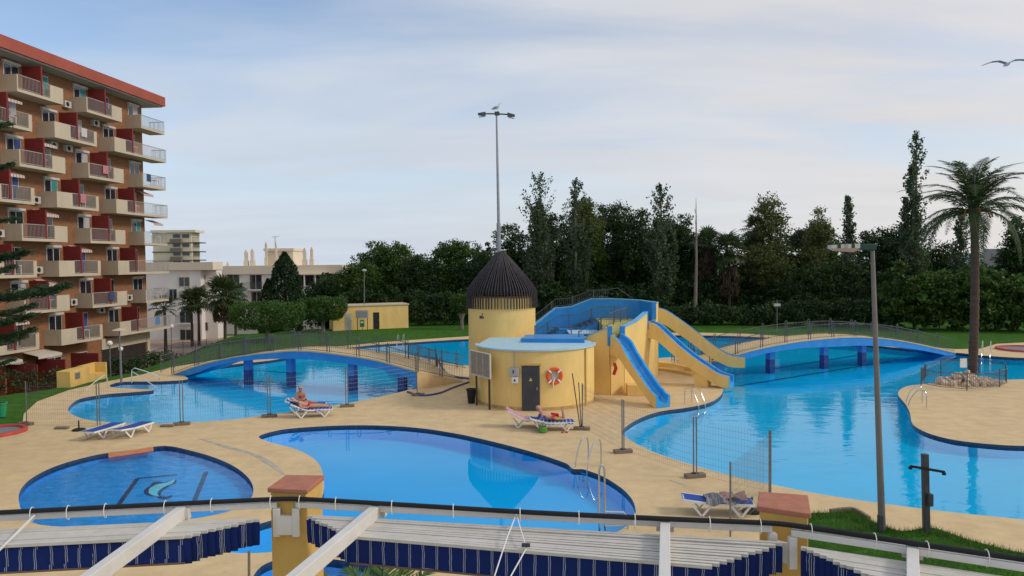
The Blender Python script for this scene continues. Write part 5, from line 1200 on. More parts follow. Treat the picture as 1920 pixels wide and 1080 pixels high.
# ------------------------------------------------------------------ temporary mesh fencing
m_wire = M('galvanised wire', (0.22, 0.22, 0.22), .5, .5)
gal = M('fence tube', (0.20, 0.20, 0.205), .5, .5)
def mesh_panel(p, q, lab, h=1.95, back=.0):
    d = (q-p).normalized(); p = p+d*.06; q = q-d*.06; L_ = (q-p).length; t = thing('mesh_fence', p.lerp(q, .5), lab, 'fence', 'temporary mesh fences')
    for c in (p, q): MB().tube([c+UP*.06, c+UP*h], .024, 7).build('post', gal, t)
    mb = MB(); n = int(L_/.10)
    for i in range(1, n): c = p.lerp(q, i/n); mb.tube([c+UP*.12, c+UP*(h-.06)], .0032, 3, False)
    for z in np.arange(.12, h-.03, .2): mb.tube([p+UP*z, q+UP*z], .0032, 3, False)
    mb.build('wire_mesh', m_wire, t, kind='stuff')
def fence_row(px, labs, skip=()):
    P = [W(a, b) for a, b in px]
    for i, (p, q) in enumerate(zip(P[:-1], P[1:])):
        if i not in skip: mesh_panel(p, q, labs[i])
    for i, (p, lab) in enumerate(zip(P, labs[len(P)-1:])):
        if lab is None: continue
        t = thing('concrete_block', p, lab, 'fence foot', 'concrete feet of the mesh fences'); a = random.uniform(-.3, .3); d = Vector((math.cos(a), math.sin(a), 0)); n_ = Vector((-d.y, d.x, 0))
        MB().obox(p-d*.34-n_*.12, d*.68, n_*.24, UP*.13).build('block', m_concrete, t, bevel=.02)
        MB().obox(p-d*.10-n_*.07+UP*.131, d*.2, n_*.14, UP*.02).build('socket', m_dark, t)
fence_row([(48,797),(185,800),(341,797),(505,782),(651,763),(784,742)],
 ['leftmost mesh fence panel by the lawn corner', 'mesh fence panel right behind the pair of blue loungers', 'mesh fence panel left of the sunbathing couple', 'mesh fence panel behind the sunbathing couple', 'mesh fence panel before the right end of the left bridge',
  'concrete fence foot at the lawn corner', None, 'concrete fence foot right of the blue lounger pair', 'concrete fence foot left of the sunbathing couple', 'concrete fence foot right of the sunbathing couple', 'concrete fence foot by the left bridge end'])
fence_row([(1091,806),(1168,849),(1303,895),(1446,930),(1368,1012)],
 ['mesh fence panel beside the steep slide', 'mesh fence panel along the left tip of the right pool', 'mesh fence panel before the right pool', 'mesh fence panel next to the lounger with towels',
  'concrete fence foot carrying loose poles by the reader', 'concrete fence foot at the left tip of the right pool', 'concrete fence foot below the steep slide on the near bank', None, None])
c = W(1090, 806); t = thing('pole_bundle', c+UP*.13, 'three loose poles leaning together right of the reader', 'poles')
for a, b in (((1073, 700), .022), ((1085, 717), .02), ((1093, 721), .02)): MB().tube([c+UP*.132+Vector(((a[0]-1085)*.004, .05, 0)), D(a[0], a[1], c.y+.2)], b, 6).build('pole', m_dsteel if a[0] > 1080 else m_bark, t)
for px, lab in (((116, 804), 'loose paving block left of the umbrella base'), ((314, 800), 'loose brick right of the blue lounger pair')):
    c = W(*px); MB().box(c.x-.28, c.y-.12, 0.003, c.x+.28, c.y+.12, .09).build('loose_block', m_concrete, None, label=lab, cat='block', bevel=.02)
for px, lab in (((148, 807), 'black parasol base left of the blue lounger pair'), ((1410, 960), 'black parasol base beside the right pillar')):
    c = W(*px); t = thing('parasol_base', c, lab, 'parasol base'); MB().lathe([(.01, .0), (.26, .0), (.26, .05), (.20, .08), (.01, .09)], c, 24).build('disc', m_black, t); MB().tube([c+UP*.085, c+UP*.42], .03, 8).build('tube', m_black, t)

# ------------------------------------------------------------------ pool ladders and handrails
def hoops(pairs, lab, h=.82, steps=True, name='pool_ladder', cat='pool ladder'):
    t = thing(name, W(*pairs[0][0]), lab, cat, 'stainless pool ladders'); Q = []
    for a, b in pairs:
        p, q = W(*a), W(*b); d = (q-p); d.z = 0; m_ = p+d*.5
        pts = [p+UP*.01, p+UP*h*.75, p+d*.10+UP*h*.95, p+d*.3+UP*h, p+d*.55+UP*h*.9, p+d*.85+UP*h*.45, q+UP*.0, q-UP*1.0]
        MB().tube(catmull(pts, 4, False), .024, 8).build('handrail', m_chrome, t); Q.append(q)
    if steps and len(Q) > 1:
        for z in (-.12, -.38, -.64): MB().bar(Q[0]+UP*z, Q[1]+UP*z, .1, .03).build('rung', m_chrome, t)
hoops([((1103, 869), (1079, 876)), ((1127, 873), (1101, 882))], 'stainless ladder on the far right rim of the still pool', h=.95)
hoops([((1284, 758), (1310, 764)), ((1297, 755), (1322, 761))], 'stainless ladder right of the steep slide')
hoops([((1737, 766), (1703, 761)), ((1729, 756), (1699, 754))], 'stainless ladder on the tip of the palm island')
hoops([((1843, 662), (1840, 672)), ((1858, 662), (1856, 673))], 'stainless ladder on the far bank behind the palm ring', h=1.0)
hoops([((748, 643), (744, 649)), ((758, 642), (755, 648))], 'stainless ladder on the far bank left of the tower')
p = W(1124, 997); q = W(1134, 995); t = thing('pool_handrail', p, 'tall stainless handrail on the near rim of the still pool', 'handrail'); zt = D(1127, 872, p.y).z
MB().tube(catmull([p, p+UP*(zt-.15), p.lerp(q, .5)+UP*zt, q+UP*(zt-.15), q], 4, False), .026, 8).build('hoop', m_chrome, t)
MB().tube([q+UP*.50, q+UP*.5+Vector((.5, .1, -.05)), q+Vector((.62, .12, .3)), q+Vector((.62, .12, 0))], .024, 8).build('side_rail', m_chrome, t); MB().tube([q+UP*.12, q+Vector((.5, .1, .10))], .02, 6).build('low_rail', m_chrome, t)
m_wrail = M('white rail', (0.62, 0.63, 0.62), .35, .4)
t = thing('step_handrail', W(203, 729), 'white bent handrail at the near steps of the left pool', 'handrail'); y = W(203, 729).y
MB().tube([W(203, 729), D(200, 706, y), D(196, 703, y-.1), D(178, 716, y-.9), D(160, 731, y-1.7)], .028, 7).build('rail', m_wrail, t)
t = thing('step_handrail', W(247, 718), 'pair of white handrails at the farther steps of the left pool', 'handrail'); y = W(247, 718).y
MB().tube([W(247, 718), D(247, 694, y), D(252, 690, y), D(275, 697, y+.3), D(298, 706, y+.6), W(299, 712)], .028, 7).build('rail', m_wrail, t); MB().tube([D(249, 697, y-.6), D(272, 712, y-1), D(294, 727, y-1.4)], .026, 7).build('rail', m_wrail, t)

# ------------------------------------------------------------------ lamps, posts
b = W(1654, 1003); b.z = .1; t = thing('floodlight_post', b, 'leaning steel lamp post with green headed floodlight on the right grass bed', 'lamp post'); tp3 = D(1636, 470, b.y)
MB().tube([b, b.lerp(tp3, .5), tp3], [.088, .068, .05], 12).build('pole', M('grey lamp pole', (0.20, 0.185, 0.175), .6, .2, var=.12, scale=2), t)
MB().obox(b+Vector((-.13, -.12, .0)), (.10, 0, 0), (0, .12, 0), UP*.42).build('connection_box', m_dsteel, t)
m_green = M('dark green housing', (0.018, 0.055, 0.045), .5); y = b.y
a0, a1, a2 = D(1641, 463, y), D(1608, 463, y), D(1556, 464, y)
MB().bar(a0, a1, .17, .15).build('neck', m_green, t, bevel=.015)
hd = MB().add([a1+Vector((0, -.14, .08)), a1+Vector((0, .14, .08)), a2+Vector((0, .13, .06)), a2+Vector((0, -.13, .06)), a1+Vector((0, -.14, -.03)), a1+Vector((0, .14, -.03)), a2+Vector((0, .13, -.03)), a2+Vector((0, -.13, -.03))], [(0, 1, 2, 3), (0, 4, 5, 1), (1, 5, 6, 2), (2, 6, 7, 3), (3, 7, 4, 0), (7, 6, 5, 4)]).build('lamp_head', M('white enamel housing', (0.50, 0.50, 0.47), .4), t)
MB().add([a1+Vector((0, -.13, -.031)), a1+Vector((0, .13, -.031)), a2+Vector((0, .12, -.031)), a2+Vector((0, -.12, -.031)), a1+Vector((-.12, -.08, -.13)), a1+Vector((-.12, .08, -.13)), a2+Vector((.10, .07, -.085)), a2+Vector((.10, -.07, -.085))], [(0, 4, 5, 1), (1, 5, 6, 2), (2, 6, 7, 3), (3, 7, 4, 0), (7, 6, 5, 4)]).build('lens', M('cloudy lens', (0.52, 0.40, 0.33), .3), hd)
for i in range(1, 4): c = a1.lerp(a2, i/4); MB().box(c.x-.04, c.y-.142, c.z-.025, c.x+.04, c.y+.142, c.z+.082).build('cooling_rib', m_green if i % 2 else M('grey rib', (0.3, .32, .32), .5), hd)
b = W(1737, 1006); b.z = .1; y = b.y; t = thing('shower_post', b, 'dark square post with slim cross arm at the right foreground', 'post')
MB().bar(b, D(1734, 851, y), .14, .14).build('post', m_dsteel, t, bevel=.01); MB().bar(D(1707, 874, y-.12), D(1771, 885, y-.12), .05, .06).build('cross_arm', m_black, t)
for px, py in ((1707, 876), (1770, 887)): c = D(px, py, y-.12); MB().box(c.x-.035, c.y-.03, c.z-.05, c.x+.035, c.y+.03, c.z+.02).build('nozzle', m_black, t)
c = D(1741, 925, y-.1); MB().box(c.x-.03, c.y-.1, c.z-.3, c.x+.07, c.y+.05, c.z).build('tap_box', m_dsteel, t)
def globe(px, globe_py, base, Y, r, lab, disc=False):
    g = D(px, globe_py, Y); bz = base; t = thing('globe_lamp', Vector((g.x, Y, bz)), lab, 'lamp post', 'garden lamps'); MB().tube([Vector((g.x, Y, bz)), g], [.05, .035], 7).build('pole', gal, t)
    if disc: MB().lathe([(.01, .10), (.30, .02), (.42, -.02), (.42, -.05), (.01, -.03)], g, 20).build('shade', m_cream, t)
    else: MB().lathe([(r*math.sin(u)+1e-3, -r*math.cos(u)) for u in np.linspace(0, math.pi, 12)], g, 16).build('globe', M('opal globe', (0.72, 0.70, 0.66), .4, var=.03), t)
globe(205.5, 644, -1.6, 55, .21, 'white globe lamp left of the dark shop front'); globe(226.5, 654, -.1, W(226, 718).y+1, .13, 'small globe lamp on the lawn before the shop front'); globe(224, 618, 0, W(226, 718).y, .2, 'flat shaded lamp on a slim pole before the shop front', True)
globe(321, 612, -2.7, 76, .24, 'white globe lamp under the end balconies')
b = W(683, 616); y = b.y; tp3 = D(683, 507, y); t = thing('garden_lamp', b, 'tall slim grey lamp in front of the yellow shed', 'lamp post'); MB().tube([b, tp3], [.07, .045], 8).build('pole', gal, t); MB().lathe([(.01, .14), (.2, .08), (.26, 0), (.15, -.12), (.01, -.14)], tp3, 16).build('lamp_head', m_lens, t)
b = W(1457, 625); y = b.y; tp3 = D(1457, 572, y); t = thing('garden_lamp', b, 'short lamp on a thin pole before the long hedge', 'lamp post'); MB().tube([b, tp3+UP*.5], .035, 6).build('pole', gal, t); MB().box(tp3.x-.28, tp3.y-.12, tp3.z-.1, tp3.x+.28, tp3.y+.12, tp3.z+.14).build('lamp_head', m_lens, t)

# ------------------------------------------------------------------ shed, masonry bench, bins, fences round the garden
p, q = W(625, 620), W(766, 614); d = (q-p).normalized(); n_ = Vector((-d.y, d.x, 0)); L_ = (q-p).length; zt = D(695, 575, p.y).z
sh = thing('garden_shed', p.lerp(q, .5), 'long low yellow shed with two doors at the far end of the lawn', 'shed')
MB().obox(p-UP*.2, q-p, n_*3, UP*(zt+.2)).build('wall', m_yellow, sh); MB().obox(p-d*.1-n_*.1+UP*(zt+.002), (q-p)+d*.2, n_*3.2, UP*.12).build('roof', m_cream, sh)
for s0, s1, hh, mt in ((.155, .235, 1.75, M('pale door', (0.45, 0.45, .43), .6)), (.525, .605, 1.75, m_dark)):
    f = MB().obox(p+(q-p)*s0-n_*.03, (q-p)*(s1-s0), n_*.06, UP*hh).build('door', mt, sh); MB().obox(p+(q-p)*(s1-.012)-n_*.06+UP*.9, (q-p)*.006, n_*.03, UP*.12).build('handle', m_steel, f)
c0 = W(669, 619); bd2 = thing('notice_board', c0, 'pale notice board on two legs before the yellow shed', 'notice board'); y = c0.y
for px in (670, 689): MB().tube([Vector((D(px, 600, y).x, y, 0)), D(px, 582, y)], .04, 6).build('post', m_dsteel, bd2)
a, b = D(667, 597, y), D(691, 581, y); pn = MB().box(a.x, y-.08, a.z, b.x, y-.042, b.z).build('panel', m_frame, bd2); MB().box(a.x+.08, y-.09, a.z+.1, b.x-.1, y-.081, b.z-.12).build('print', M('faint print', (0.33, .34, .34), .8, var=.4, scale=14), pn)
a, b = D(675, 613, y-.3), D(683, 600, y-.3); t = thing('green_sign', Vector((a.x, y-.3, 0)), 'small green and white sign below the far notice board', 'sign'); MB().box(a.x, y-.34, a.z, b.x, y-.3, b.z).build('panel', M('sign green', (0.02, .22, .07), .5), t); MB().box(a.x+.08, y-.346, b.z-.32, b.x-.08, y-.341, b.z-.14).build('white_panel', m_wplastic, t); MB().tube([Vector(((a.x+b.x)/2, y-.28, 0)), Vector(((a.x+b.x)/2, y-.28, a.z+.2))], .03, 5).build('post', gal, t)
x0, y0 = -26.35, 42.9
bnc = thing('masonry_bench', (x0+.4, y0+1.9, 0), 'ochre masonry block with recessed bench on the left lawn', 'bench')
MB().box(x0, y0, -.2, x0+.80, y0+2.0, .92).build('block', m_yellow2, bnc, bevel=.02); MB().box(x0, y0+2.001, -.2, x0+.14, y0+3.9, .94).build('back_wall', m_yellow2, bnc); MB().box(x0+.141, y0+2.001, -.2, x0+.78, y0+3.74, .34).build('seat', m_yellow2, bnc); MB().box(x0+.141, y0+3.741, -.2, x0+.80, y0+3.9, .93).build('end_wall', m_yellow2, bnc)
MB().box(x0+.801, y0+.45, .38, x0+.82, y0+.95, .75).build('vent', m_steel, bnc)
c = W(3, 782); t = thing('green_bin', c, 'green plastic bin standing on the lawn at the left edge', 'bin'); MB().lathe([(.01, .02), (.17, .02), (.22, .62), (.19, .62), (.15, .1)], c, 18).build('bucket', M('green plastic', (0.02, .26, .12), .5), t); MB().lathe([(.22, .6), (.255, .62), (.25, .68), (.18, .68)], c, 18).build('rim', MATS['green plastic'], t)
def garden_fence(px, h, lab, **k):
    P = [W(a, b) for a, b in px]; P = [Vector((p.x, p.y, 0.0)) for p in P]; t = thing('garden_railing', P[0], lab, 'railing'); railing(P, h, t, **k)
garden_fence([(302,698),(330,688),(400,672),(470,660),(560,651),(650,644)], 1.15, 'dark railing along the back of the left pool terrace', post=2.2, bar=.22, hoop=False)
garden_fence([(766,671),(812,682),(873,693)], 1.0, 'grey railing on the path between the left bridge and the tower', post=1.7, bar=.13)
garden_fence([(1262,678),(1300,681),(1330,693)], 1.0, 'short grey railing behind the slides', post=1.6, bar=.13)
P = [Vector((-33, 64, 0)), Vector((-31.5, 70, 0)), Vector((-31, 78, 0)), Vector((-26, 86, 0))]
for p in P: p.z = TZ(p)
t = thing('street_fence', P[0], 'tall dark picket fence along the lower path behind the lawn', 'fence'); railing(P, 1.8, t, post=2.4, bar=.14, mat=m_dsteel, hoop=False, r=.014)
sheet('path', [(-40, 62), (-32, 60), (-29, 72), (-24, 84), (-22, 101), (-62, 101), (-62, 76), (-39, 76)], [], m_paving, zf=lambda x, y: terrain(x, y)+.05, step=2.0, kind='structure')
# hose lying on the island path
m_hose = M('violet blue hose', (0.07, 0.08, 0.26), .5)
MB().tube(catmull([W(790, 668)+UP*.05, W(818, 674)+UP*.05, W(829, 690)+UP*.05, W(838, 701)+UP*.05, W(856, 708)+UP*.05, W(886, 712)+UP*.05], 5, False), .055, 7).build('water_hose', m_hose, None, label='violet blue hose winding along the path to the tower', cat='hose')
MB().tube(catmull([W(764, 736)+UP*.05, W(790, 743)+UP*.05, W(822, 739)+UP*.05, W(850, 728)+UP*.05, W(884, 716)+UP*.05], 5, False), .05, 7).build('water_hose', m_hose, None, label='dark blue hose curving from the pool edge to the tower foot', cat='hose')

# ------------------------------------------------------------------ ring round the date palm
ringp = [W(*a) for a in ((1727,722),(1760,729),(1806,733),(1858,730),(1888,722),(1884,709),(1840,703),(1780,703),(1737,710),(1727,722))]
t = thing('palm_railing', W(1806, 722), 'low grey railing ringing the date palm bed', 'railing'); railing(ringp, .95, t, post=2.6, bar=.12, hoop=False)
a = D(1806, 680, ringp[2].y-.05); MB().box(a.x-.17, a.y-.03, a.z-.25, a.x+.17, a.y, a.z+.22).build('sign_plate', m_wplastic, t)
rk = thing('rock_pile', W(1815, 720), 'pile of pale stones around the date palm foot', 'rocks'); rng = np.random.default_rng(5); random.seed(8)
def rock(r):
    bm = bmesh.new(); bmesh.ops.create_icosphere(bm, subdivisions=1, radius=r)
    for v in bm.verts: v.co *= random.uniform(.7, 1.2)
    me = bpy.data.meshes.new('rock'); bm.to_mesh(me); bm.free(); me.materials.append(m_stone); return me
rocks = [rock(.22) for _ in range(6)]; cc = W(1812, 719)
for i in range(90):
    a = random.uniform(0, 6.28); r_ = random.random()**.5; x = cc.x+1.75*r_*math.cos(a); yy = cc.y+1.2*r_*math.sin(a); o = bpy.data.objects.new('rock', rocks[i % 6]); link(o); o.parent = rk
    s = random.uniform(.55, 1.2); o.location = Vector((x, yy, .08+.52*max(0, 1-r_*1.15)*random.random()**.3))-WL[rk]; o.rotation_euler = (random.random()*6, random.random()*6, random.random()*6); o.scale = (s, s*random.uniform(.7, 1.2), s*.75)

# ------------------------------------------------------------------ loungers
m_sling = M('blue sling cloth', (0.02, 0.075, 0.34), .75, var=.12, scale=8)
def lounger(px, heading, lab, back=0.0, group='sun loungers'):
    o = W(*px); h = Vector((math.cos(heading), math.sin(heading), 0)); n_ = Vector((-h.y, h.x, 0)); org = o-h*.95
    X = lambda x, y, z: org+h*x+n_*y+UP*z
    t = thing('sun_lounger', o, lab, 'sun lounger', group); zs = .34; hx = .78
    bx_ = hx-.76*math.cos(back); bz_ = zs+.76*math.sin(back)
    for y in (-.31, .31):
        MB().bar(X(hx-.05, y, zs), X(1.92, y, zs-.01), .05, .06).build('side_rail', m_wplastic, t); MB().bar(X(bx_, y, bz_), X(hx, y, zs), .05, .06).build('back_rail', m_wplastic, t)
        for x0_, x1_, x2_ in ((.28, .52, .78), (1.30, 1.55, 1.80)):
            lg = MB(); lg.bar(X(x0_, y, zs-.03), X(x1_, y*1.12, .02), .045, .05); lg.bar(X(x2_, y, zs-.03), X(x1_+.02, y*1.12, .02), .045, .05); lg.build('leg', m_wplastic, t)
    MB().bar(X(1.90, -.31, zs-.01), X(1.90, .31, zs-.01), .05, .05).build('end_rail', m_wplastic, t); MB().bar(X(bx_+.02, -.31, bz_), X(bx_+.02, .31, bz_), .05, .05).build('end_rail', m_wplastic, t)
    def cloth(a, b, name):
        V = []; k = 9
        for i in range(k):
            f = i/(k-1); c0, c1 = X(a[0], -.29, a[1]), X(b[0], -.29, b[1]); p = c0.lerp(c1, f)
            for y in (0, .145, .29, .435, .58): V.append(p+n_*y+UP*(.03-.035*math.sin(math.pi*f)*math.sin(math.pi*y/.58)))
        MB().add(V, [(i*5+j, (i+1)*5+j, (i+1)*5+j+1, i*5+j+1) for i in range(k-1) for j in range(4)]).build(name, m_sling, t)
    cloth((hx, zs), (1.9, zs), 'seat_sling'); cloth((bx_, bz_), (hx, zs), 'back_sling')
    return X
lounger((193, 818), R(82), 'left one of the two empty blue loungers', 0.04); lounger((246, 816), R(77), 'right one of the two empty blue loungers', 0.10)
XA = lounger((583, 781), R(14), 'blue and white lounger under the man in red trunks', R(24))
XB = lounger((572, 772), R(12), 'lounger hidden behind the man, under the sitting woman', R(20))
XC = lounger((991, 800), R(-3), 'lounger with pink towel by the pump house door', R(28))
XD = lounger((1033, 806), R(6), 'lounger under the person reading on their front', R(16))
XE = lounger((1343, 962), R(-8), 'blue lounger heaped with towels beside the mesh fence', R(6))
def towel(X, x0, x1, y0, y1, zf_, mat, lab, name='towel', seed=0, amp=.03, parent=None, nx=14, ny=8):
    rng = random.Random(seed); V = []; ph = [rng.uniform(0, 6) for _ in range(4)]
    for i in range(nx+1):
        for j in range(ny+1):
            x = x0+(x1-x0)*i/nx; y = y0+(y1-y0)*j/ny; z = zf_(x)+amp*(.6+.5*math.sin(x*13+ph[0]+y*4)+.4*math.sin(y*17+ph[1]+x*6))
            V.append(X(x+.02*math.sin(y*9+ph[2]), y+.02*math.sin(x*8+ph[3]), z-(.10 if abs(y) > .31 else 0)))
    return MB().add(V, [(i*(ny+1)+j, (i+1)*(ny+1)+j, (i+1)*(ny+1)+j+1, i*(ny+1)+j+1) for i in range(nx) for j in range(ny)]).build(name, mat, parent, label=lab, cat='towel')
bk = lambda ang: (lambda x: .385+max(0, (.78-x))*math.tan(ang))
m_pinkt = stripemat('pink striped towel', (0.50, 0.22, 0.28), (0.62, 0.55, 0.55), .22, (.2, .3, .4, .7, .8), 1)
towel(XC, .02, 1.1, -.34, .34, bk(R(28)), m_pinkt, 'pink striped towel draped over the lounger back by the door', seed=1)
m_bt = stripemat('blue striped towel', (0.045, 0.10, 0.36), (0.60, 0.62, 0.66), .16, (.2, .26, .32, .38, .44), 0)
towel(XA, .05, 1.85, -.35, .30, bk(R(24)), m_bt, 'blue and white striped towel under the man in red trunks', seed=2, amp=.012)
towel(XD, .3, 1.85, -.35, .33, bk(R(16)), m_bt, 'blue striped towel under the person reading', seed=3, amp=.012)
m_gt = stripemat('grey checked towel', (0.15, 0.155, 0.18), (0.45, 0.44, 0.43), .2, (.1, .2, .3, .55), 0)
towel(XE, .65, 1.45, -.40, .36, lambda x: .42, m_gt, 'grey striped towel heaped on the lounger beside the fence', seed=4, amp=.08); towel(XE, 1.05, 1.75, -.3, .30, lambda x: .47, M('faded rose towel', (0.35, 0.20, 0.17), .9, var=.3, scale=8), 'small faded rose towel on top of the grey one', seed=5, amp=.06)
t = XA(.14, -.05, .70); towel(XA, -.05, .45, -.30, .25, lambda x: .50+max(0, .78-x)*math.tan(R(24)), M('patterned white towel', (0.40, 0.42, 0.50), .9, var=.6, scale=9), 'crumpled white and blue towel behind the head of the man', seed=6, amp=.05)
c = XD(.55, -.45, 0); t = thing('beach_bag', c, 'green and yellow bag on the deck under the reader', 'bag'); mb = MB(); mb.lathe([(.01, .01), (.16, .02), (.19, .14), (.15, .26), (.13, .26), (.12, .1)], c, 14); mb.build('body', M('green bag', (0.10, .26, .05), .8, var=.4, scale=8), t)
MB().tube(catmull([c+Vector((-.12, 0, .25)), c+Vector((-.06, 0, .4)), c+Vector((.06, 0, .4)), c+Vector((.12, 0, .25))], 4, False), .012, 5).build('handle', MATS['green bag'], t)
c = XD(1.35, -.55, 0); t = thing('sandals', c, 'pair of red sandals on the deck before the reader', 'sandals')
for s_ in (0, .16): MB().prism([(c.x+s_+.05*math.cos(u), c.y+.13*math.sin(u)) for u in np.linspace(0, 6.0, 12)], .004, .03).build('sandal', M('red rubber', (0.45, 0.06, 0.05), .6), t)

# ------------------------------------------------------------------ people
def skin(J, E, mul=1.0, only=None):
    names = [k for k in J if only is None or k in only]; idx = {k: i for i, k in enumerate(names)}
    me = bpy.data.meshes.new('skin'); me.from_pydata([J[k][:3] for k in names], [(idx[a], idx[b]) for a, b in E if a in idx and b in idx], []); o = bpy.data.objects.new('skin', me); COL.objects.link(o)
    md = o.modifiers.new('s', 'SKIN'); sv_ = me.skin_vertices[0].data
    for k in names: r_ = J[k][3]*mul; sv_[idx[k]].radius = (r_, r_*(J[k][4] if len(J[k]) > 4 else 1))
    for k in names: sv_[idx[k]].use_root = (k == names[0])
    sb = o.modifiers.new('u', 'SUBSURF'); sb.levels = 2; sb.render_levels = 2
    dg = bpy.context.evaluated_depsgraph_get(); ev = o.evaluated_get(dg); m2 = ev.to_mesh(); V = [v.co.copy() for v in m2.vertices]; F = [tuple(p.vertices) for p in m2.polygons]; ev.to_mesh_clear()
    bpy.data.objects.remove(o); bpy.data.meshes.remove(me); return V, F
EB = [('pelvis', 'belly'), ('belly', 'chest'), ('chest', 'neck'), ('neck', 'chin'), ('chin', 'head'), ('head', 'crown')]
for s_ in 'LR': EB += [('chest', 'sh'+s_), ('sh'+s_, 'el'+s_), ('el'+s_, 'wr'+s_), ('wr'+s_, 'ha'+s_), ('pelvis', 'hip'+s_), ('hip'+s_, 'kn'+s_), ('kn'+s_, 'an'+s_), ('an'+s_, 'to'+s_)]
RAD = dict(pelvis=.135, belly=.125, chest=.14, neck=.055, chin=.075, head=.098, crown=.06, sh=.068, el=.046, wr=.032, ha=.038, hip=.095, kn=.062, an=.042, to=.032)
def person(X, pose, skinmat, lab, clothes, hair, name='person'):
    J = {}
    for k, p in pose.items():
        r_ = RAD.get(k, RAD.get(k[:-1])); J[k] = p+(r_,)
    V, F = skin(J, EB); body = mesh_obj(name, [X(*v) for v in V], F, skinmat, None, label=lab, cat='person', smooth=80)
    for nm, keys, mul, mat in clothes:
        V, F = skin(J, EB, mul, keys); mesh_obj(nm, [X(*v) for v in V], F, mat, body, smooth=80)
    hc, hr, hm = hair; mb = MB(); rng = random.Random(3); V = []
    h = Vector(pose['head']); cw = Vector(pose['crown']); ax = (cw-h).normalized(); c = h+ax*.02+Vector(hc)
    u_ = ax.orthogonal().normalized(); w_ = ax.cross(u_); prof = [(1.0, -.25), (1.06, .2), (.9, .65), (.55, .95), (.02, 1.08)]; pts = []
    for r_, z in prof:
        for j in range(14): a = 2*math.pi*j/14; q = c+(u_*math.cos(a)+w_*math.sin(a))*hr*r_*rng.uniform(.95, 1.06)+ax*hr*z; pts.append(X(*q))
    mb.add(pts, [(i*14+j, i*14+(j+1) % 14, (i+1)*14+(j+1) % 14, (i+1)*14+j) for i in range(4) for j in range(14)]).build('hair', hm, body)
    return body
def face(X, body, head, fwd, up_, glasses=False):
    f = Vector(fwd).normalized(); u_ = Vector(up_).normalized(); s_ = f.cross(u_); h = Vector(head)
    MB().add([X(*(h+f*.125-u_*.035)), X(*(h+f*.088+u_*.02+s_*.015)), X(*(h+f*.088+u_*.02-s_*.015)), X(*(h+f*.085-u_*.045+s_*.022)), X(*(h+f*.085-u_*.045-s_*.022))], [(0, 2, 1), (0, 1, 3), (0, 4, 2), (0, 3, 4)]).build('nose', body.data.materials[0], body)
    for k in (-1, 1):
        c = h+f*.092+u_*.02+s_*.04*k; r_ = .03 if glasses else .014; MB().add([X(*(c+s_*r_*math.cos(a)+u_*r_*.75*math.sin(a)+f*.008)) for a in np.linspace(0, 5.6, 9)], [tuple(range(9))]).build('sunglass_lens' if glasses else 'eye', m_black, body)
        e = h+s_*.10*k; MB().obox(X(*(e-u_*.03-f*.01)), X(*(e+f*.03))-X(*e), X(*(e+s_*.012*k))-X(*e), X(*(e+u_*.06))-X(*e)).build('ear', body.data.materials[0], body)
    c = h+f*.09-u_*.075; MB().obox(X(*(c-s_*.025)), X(*(c+s_*.05))-X(*c), X(*(c+f*.008))-X(*c), X(*(c+u_*.012))-X(*c)).build('mouth', MATS.get('lips') or M('lips', (0.30, .09, .08), .6), body)
m_tan = M('tanned skin', (0.52, 0.27, 0.18), .55, var=.08, scale=5); m_ruddy = M('ruddy skin', (0.47, 0.22, 0.15), .55, var=.08, scale=5)
m_redcl = M('red swim cloth', (0.60, 0.02, 0.03), .7); m_print = M('patterned blouse', (0.13, 0.15, 0.28), .8, var=.8, scale=22); m_fair = M('grey fair hair', (0.40, 0.33, 0.27), .8, var=.2, scale=20); m_pinkcap = M('pink cap', (0.52, 0.27, 0.28), .8)
z0 = .47
def fingers(X, body, hand, d, n_=5, mat=None):
    """five short bent fingers at the end of a hand"""
    h = Vector(hand); d = Vector(d).normalized(); s_ = d.cross(Vector((0, 0, 1)))
    s_ = s_.normalized() if s_.length > .1 else Vector((0, 1, 0))
    for k in range(5):
        o_ = s_*(-.03+.015*k); l = (.05, .075, .085, .078, .06)[k]; dd = d if k else (d*.6+s_*-.8).normalized()
        MB().tube([X(*(h+o_+d*.015)), X(*(h+o_+d*.02+dd*l*.6)), X(*(h+o_+d*.02+dd*l-Vector((0, 0, .018))))], [.0095, .009, .007], 5).build('finger', body.data.materials[0], body)
man = dict(pelvis=(.92, 0, z0+.03), belly=(.74, 0, .53), chest=(.50, 0, .63), neck=(.30, 0, .735), chin=(.24, 0, .79), head=(.17, 0, .83), crown=(.08, 0, .86),
 shL=(.44, .19, .64), elL=(.58, .34, .50), wrL=(.82, .30, .46), haL=(.92, .27, .46), shR=(.44, -.19, .64), elR=(.56, -.34, .50), wrR=(.80, -.28, .48), haR=(.89, -.24, .50),
 hipL=(1.0, .10, z0+.02), knL=(1.40, .13, .50), anL=(1.80, .11, .44), toL=(1.84, .13, .55), hipR=(1.0, -.10, z0+.02), knR=(1.40, -.12, .49), anR=(1.80, -.10, .44), toR=(1.84, -.12, .55))
b = person(XA, man, m_tan, 'man in red trunks lying on his back on a lounger', [('swim_trunks', ('pelvis', 'belly', 'hipL', 'hipR'), 1.40, m_redcl)], ((0, 0, -.01), .10, m_fair)); face(XA, b, man['head'], (.35, 0, .9), (-.9, 0, .35))
for k in ('L', 'R'): fingers(XA, b, man['ha'+k], Vector(man['ha'+k])-Vector(man['wr'+k]))
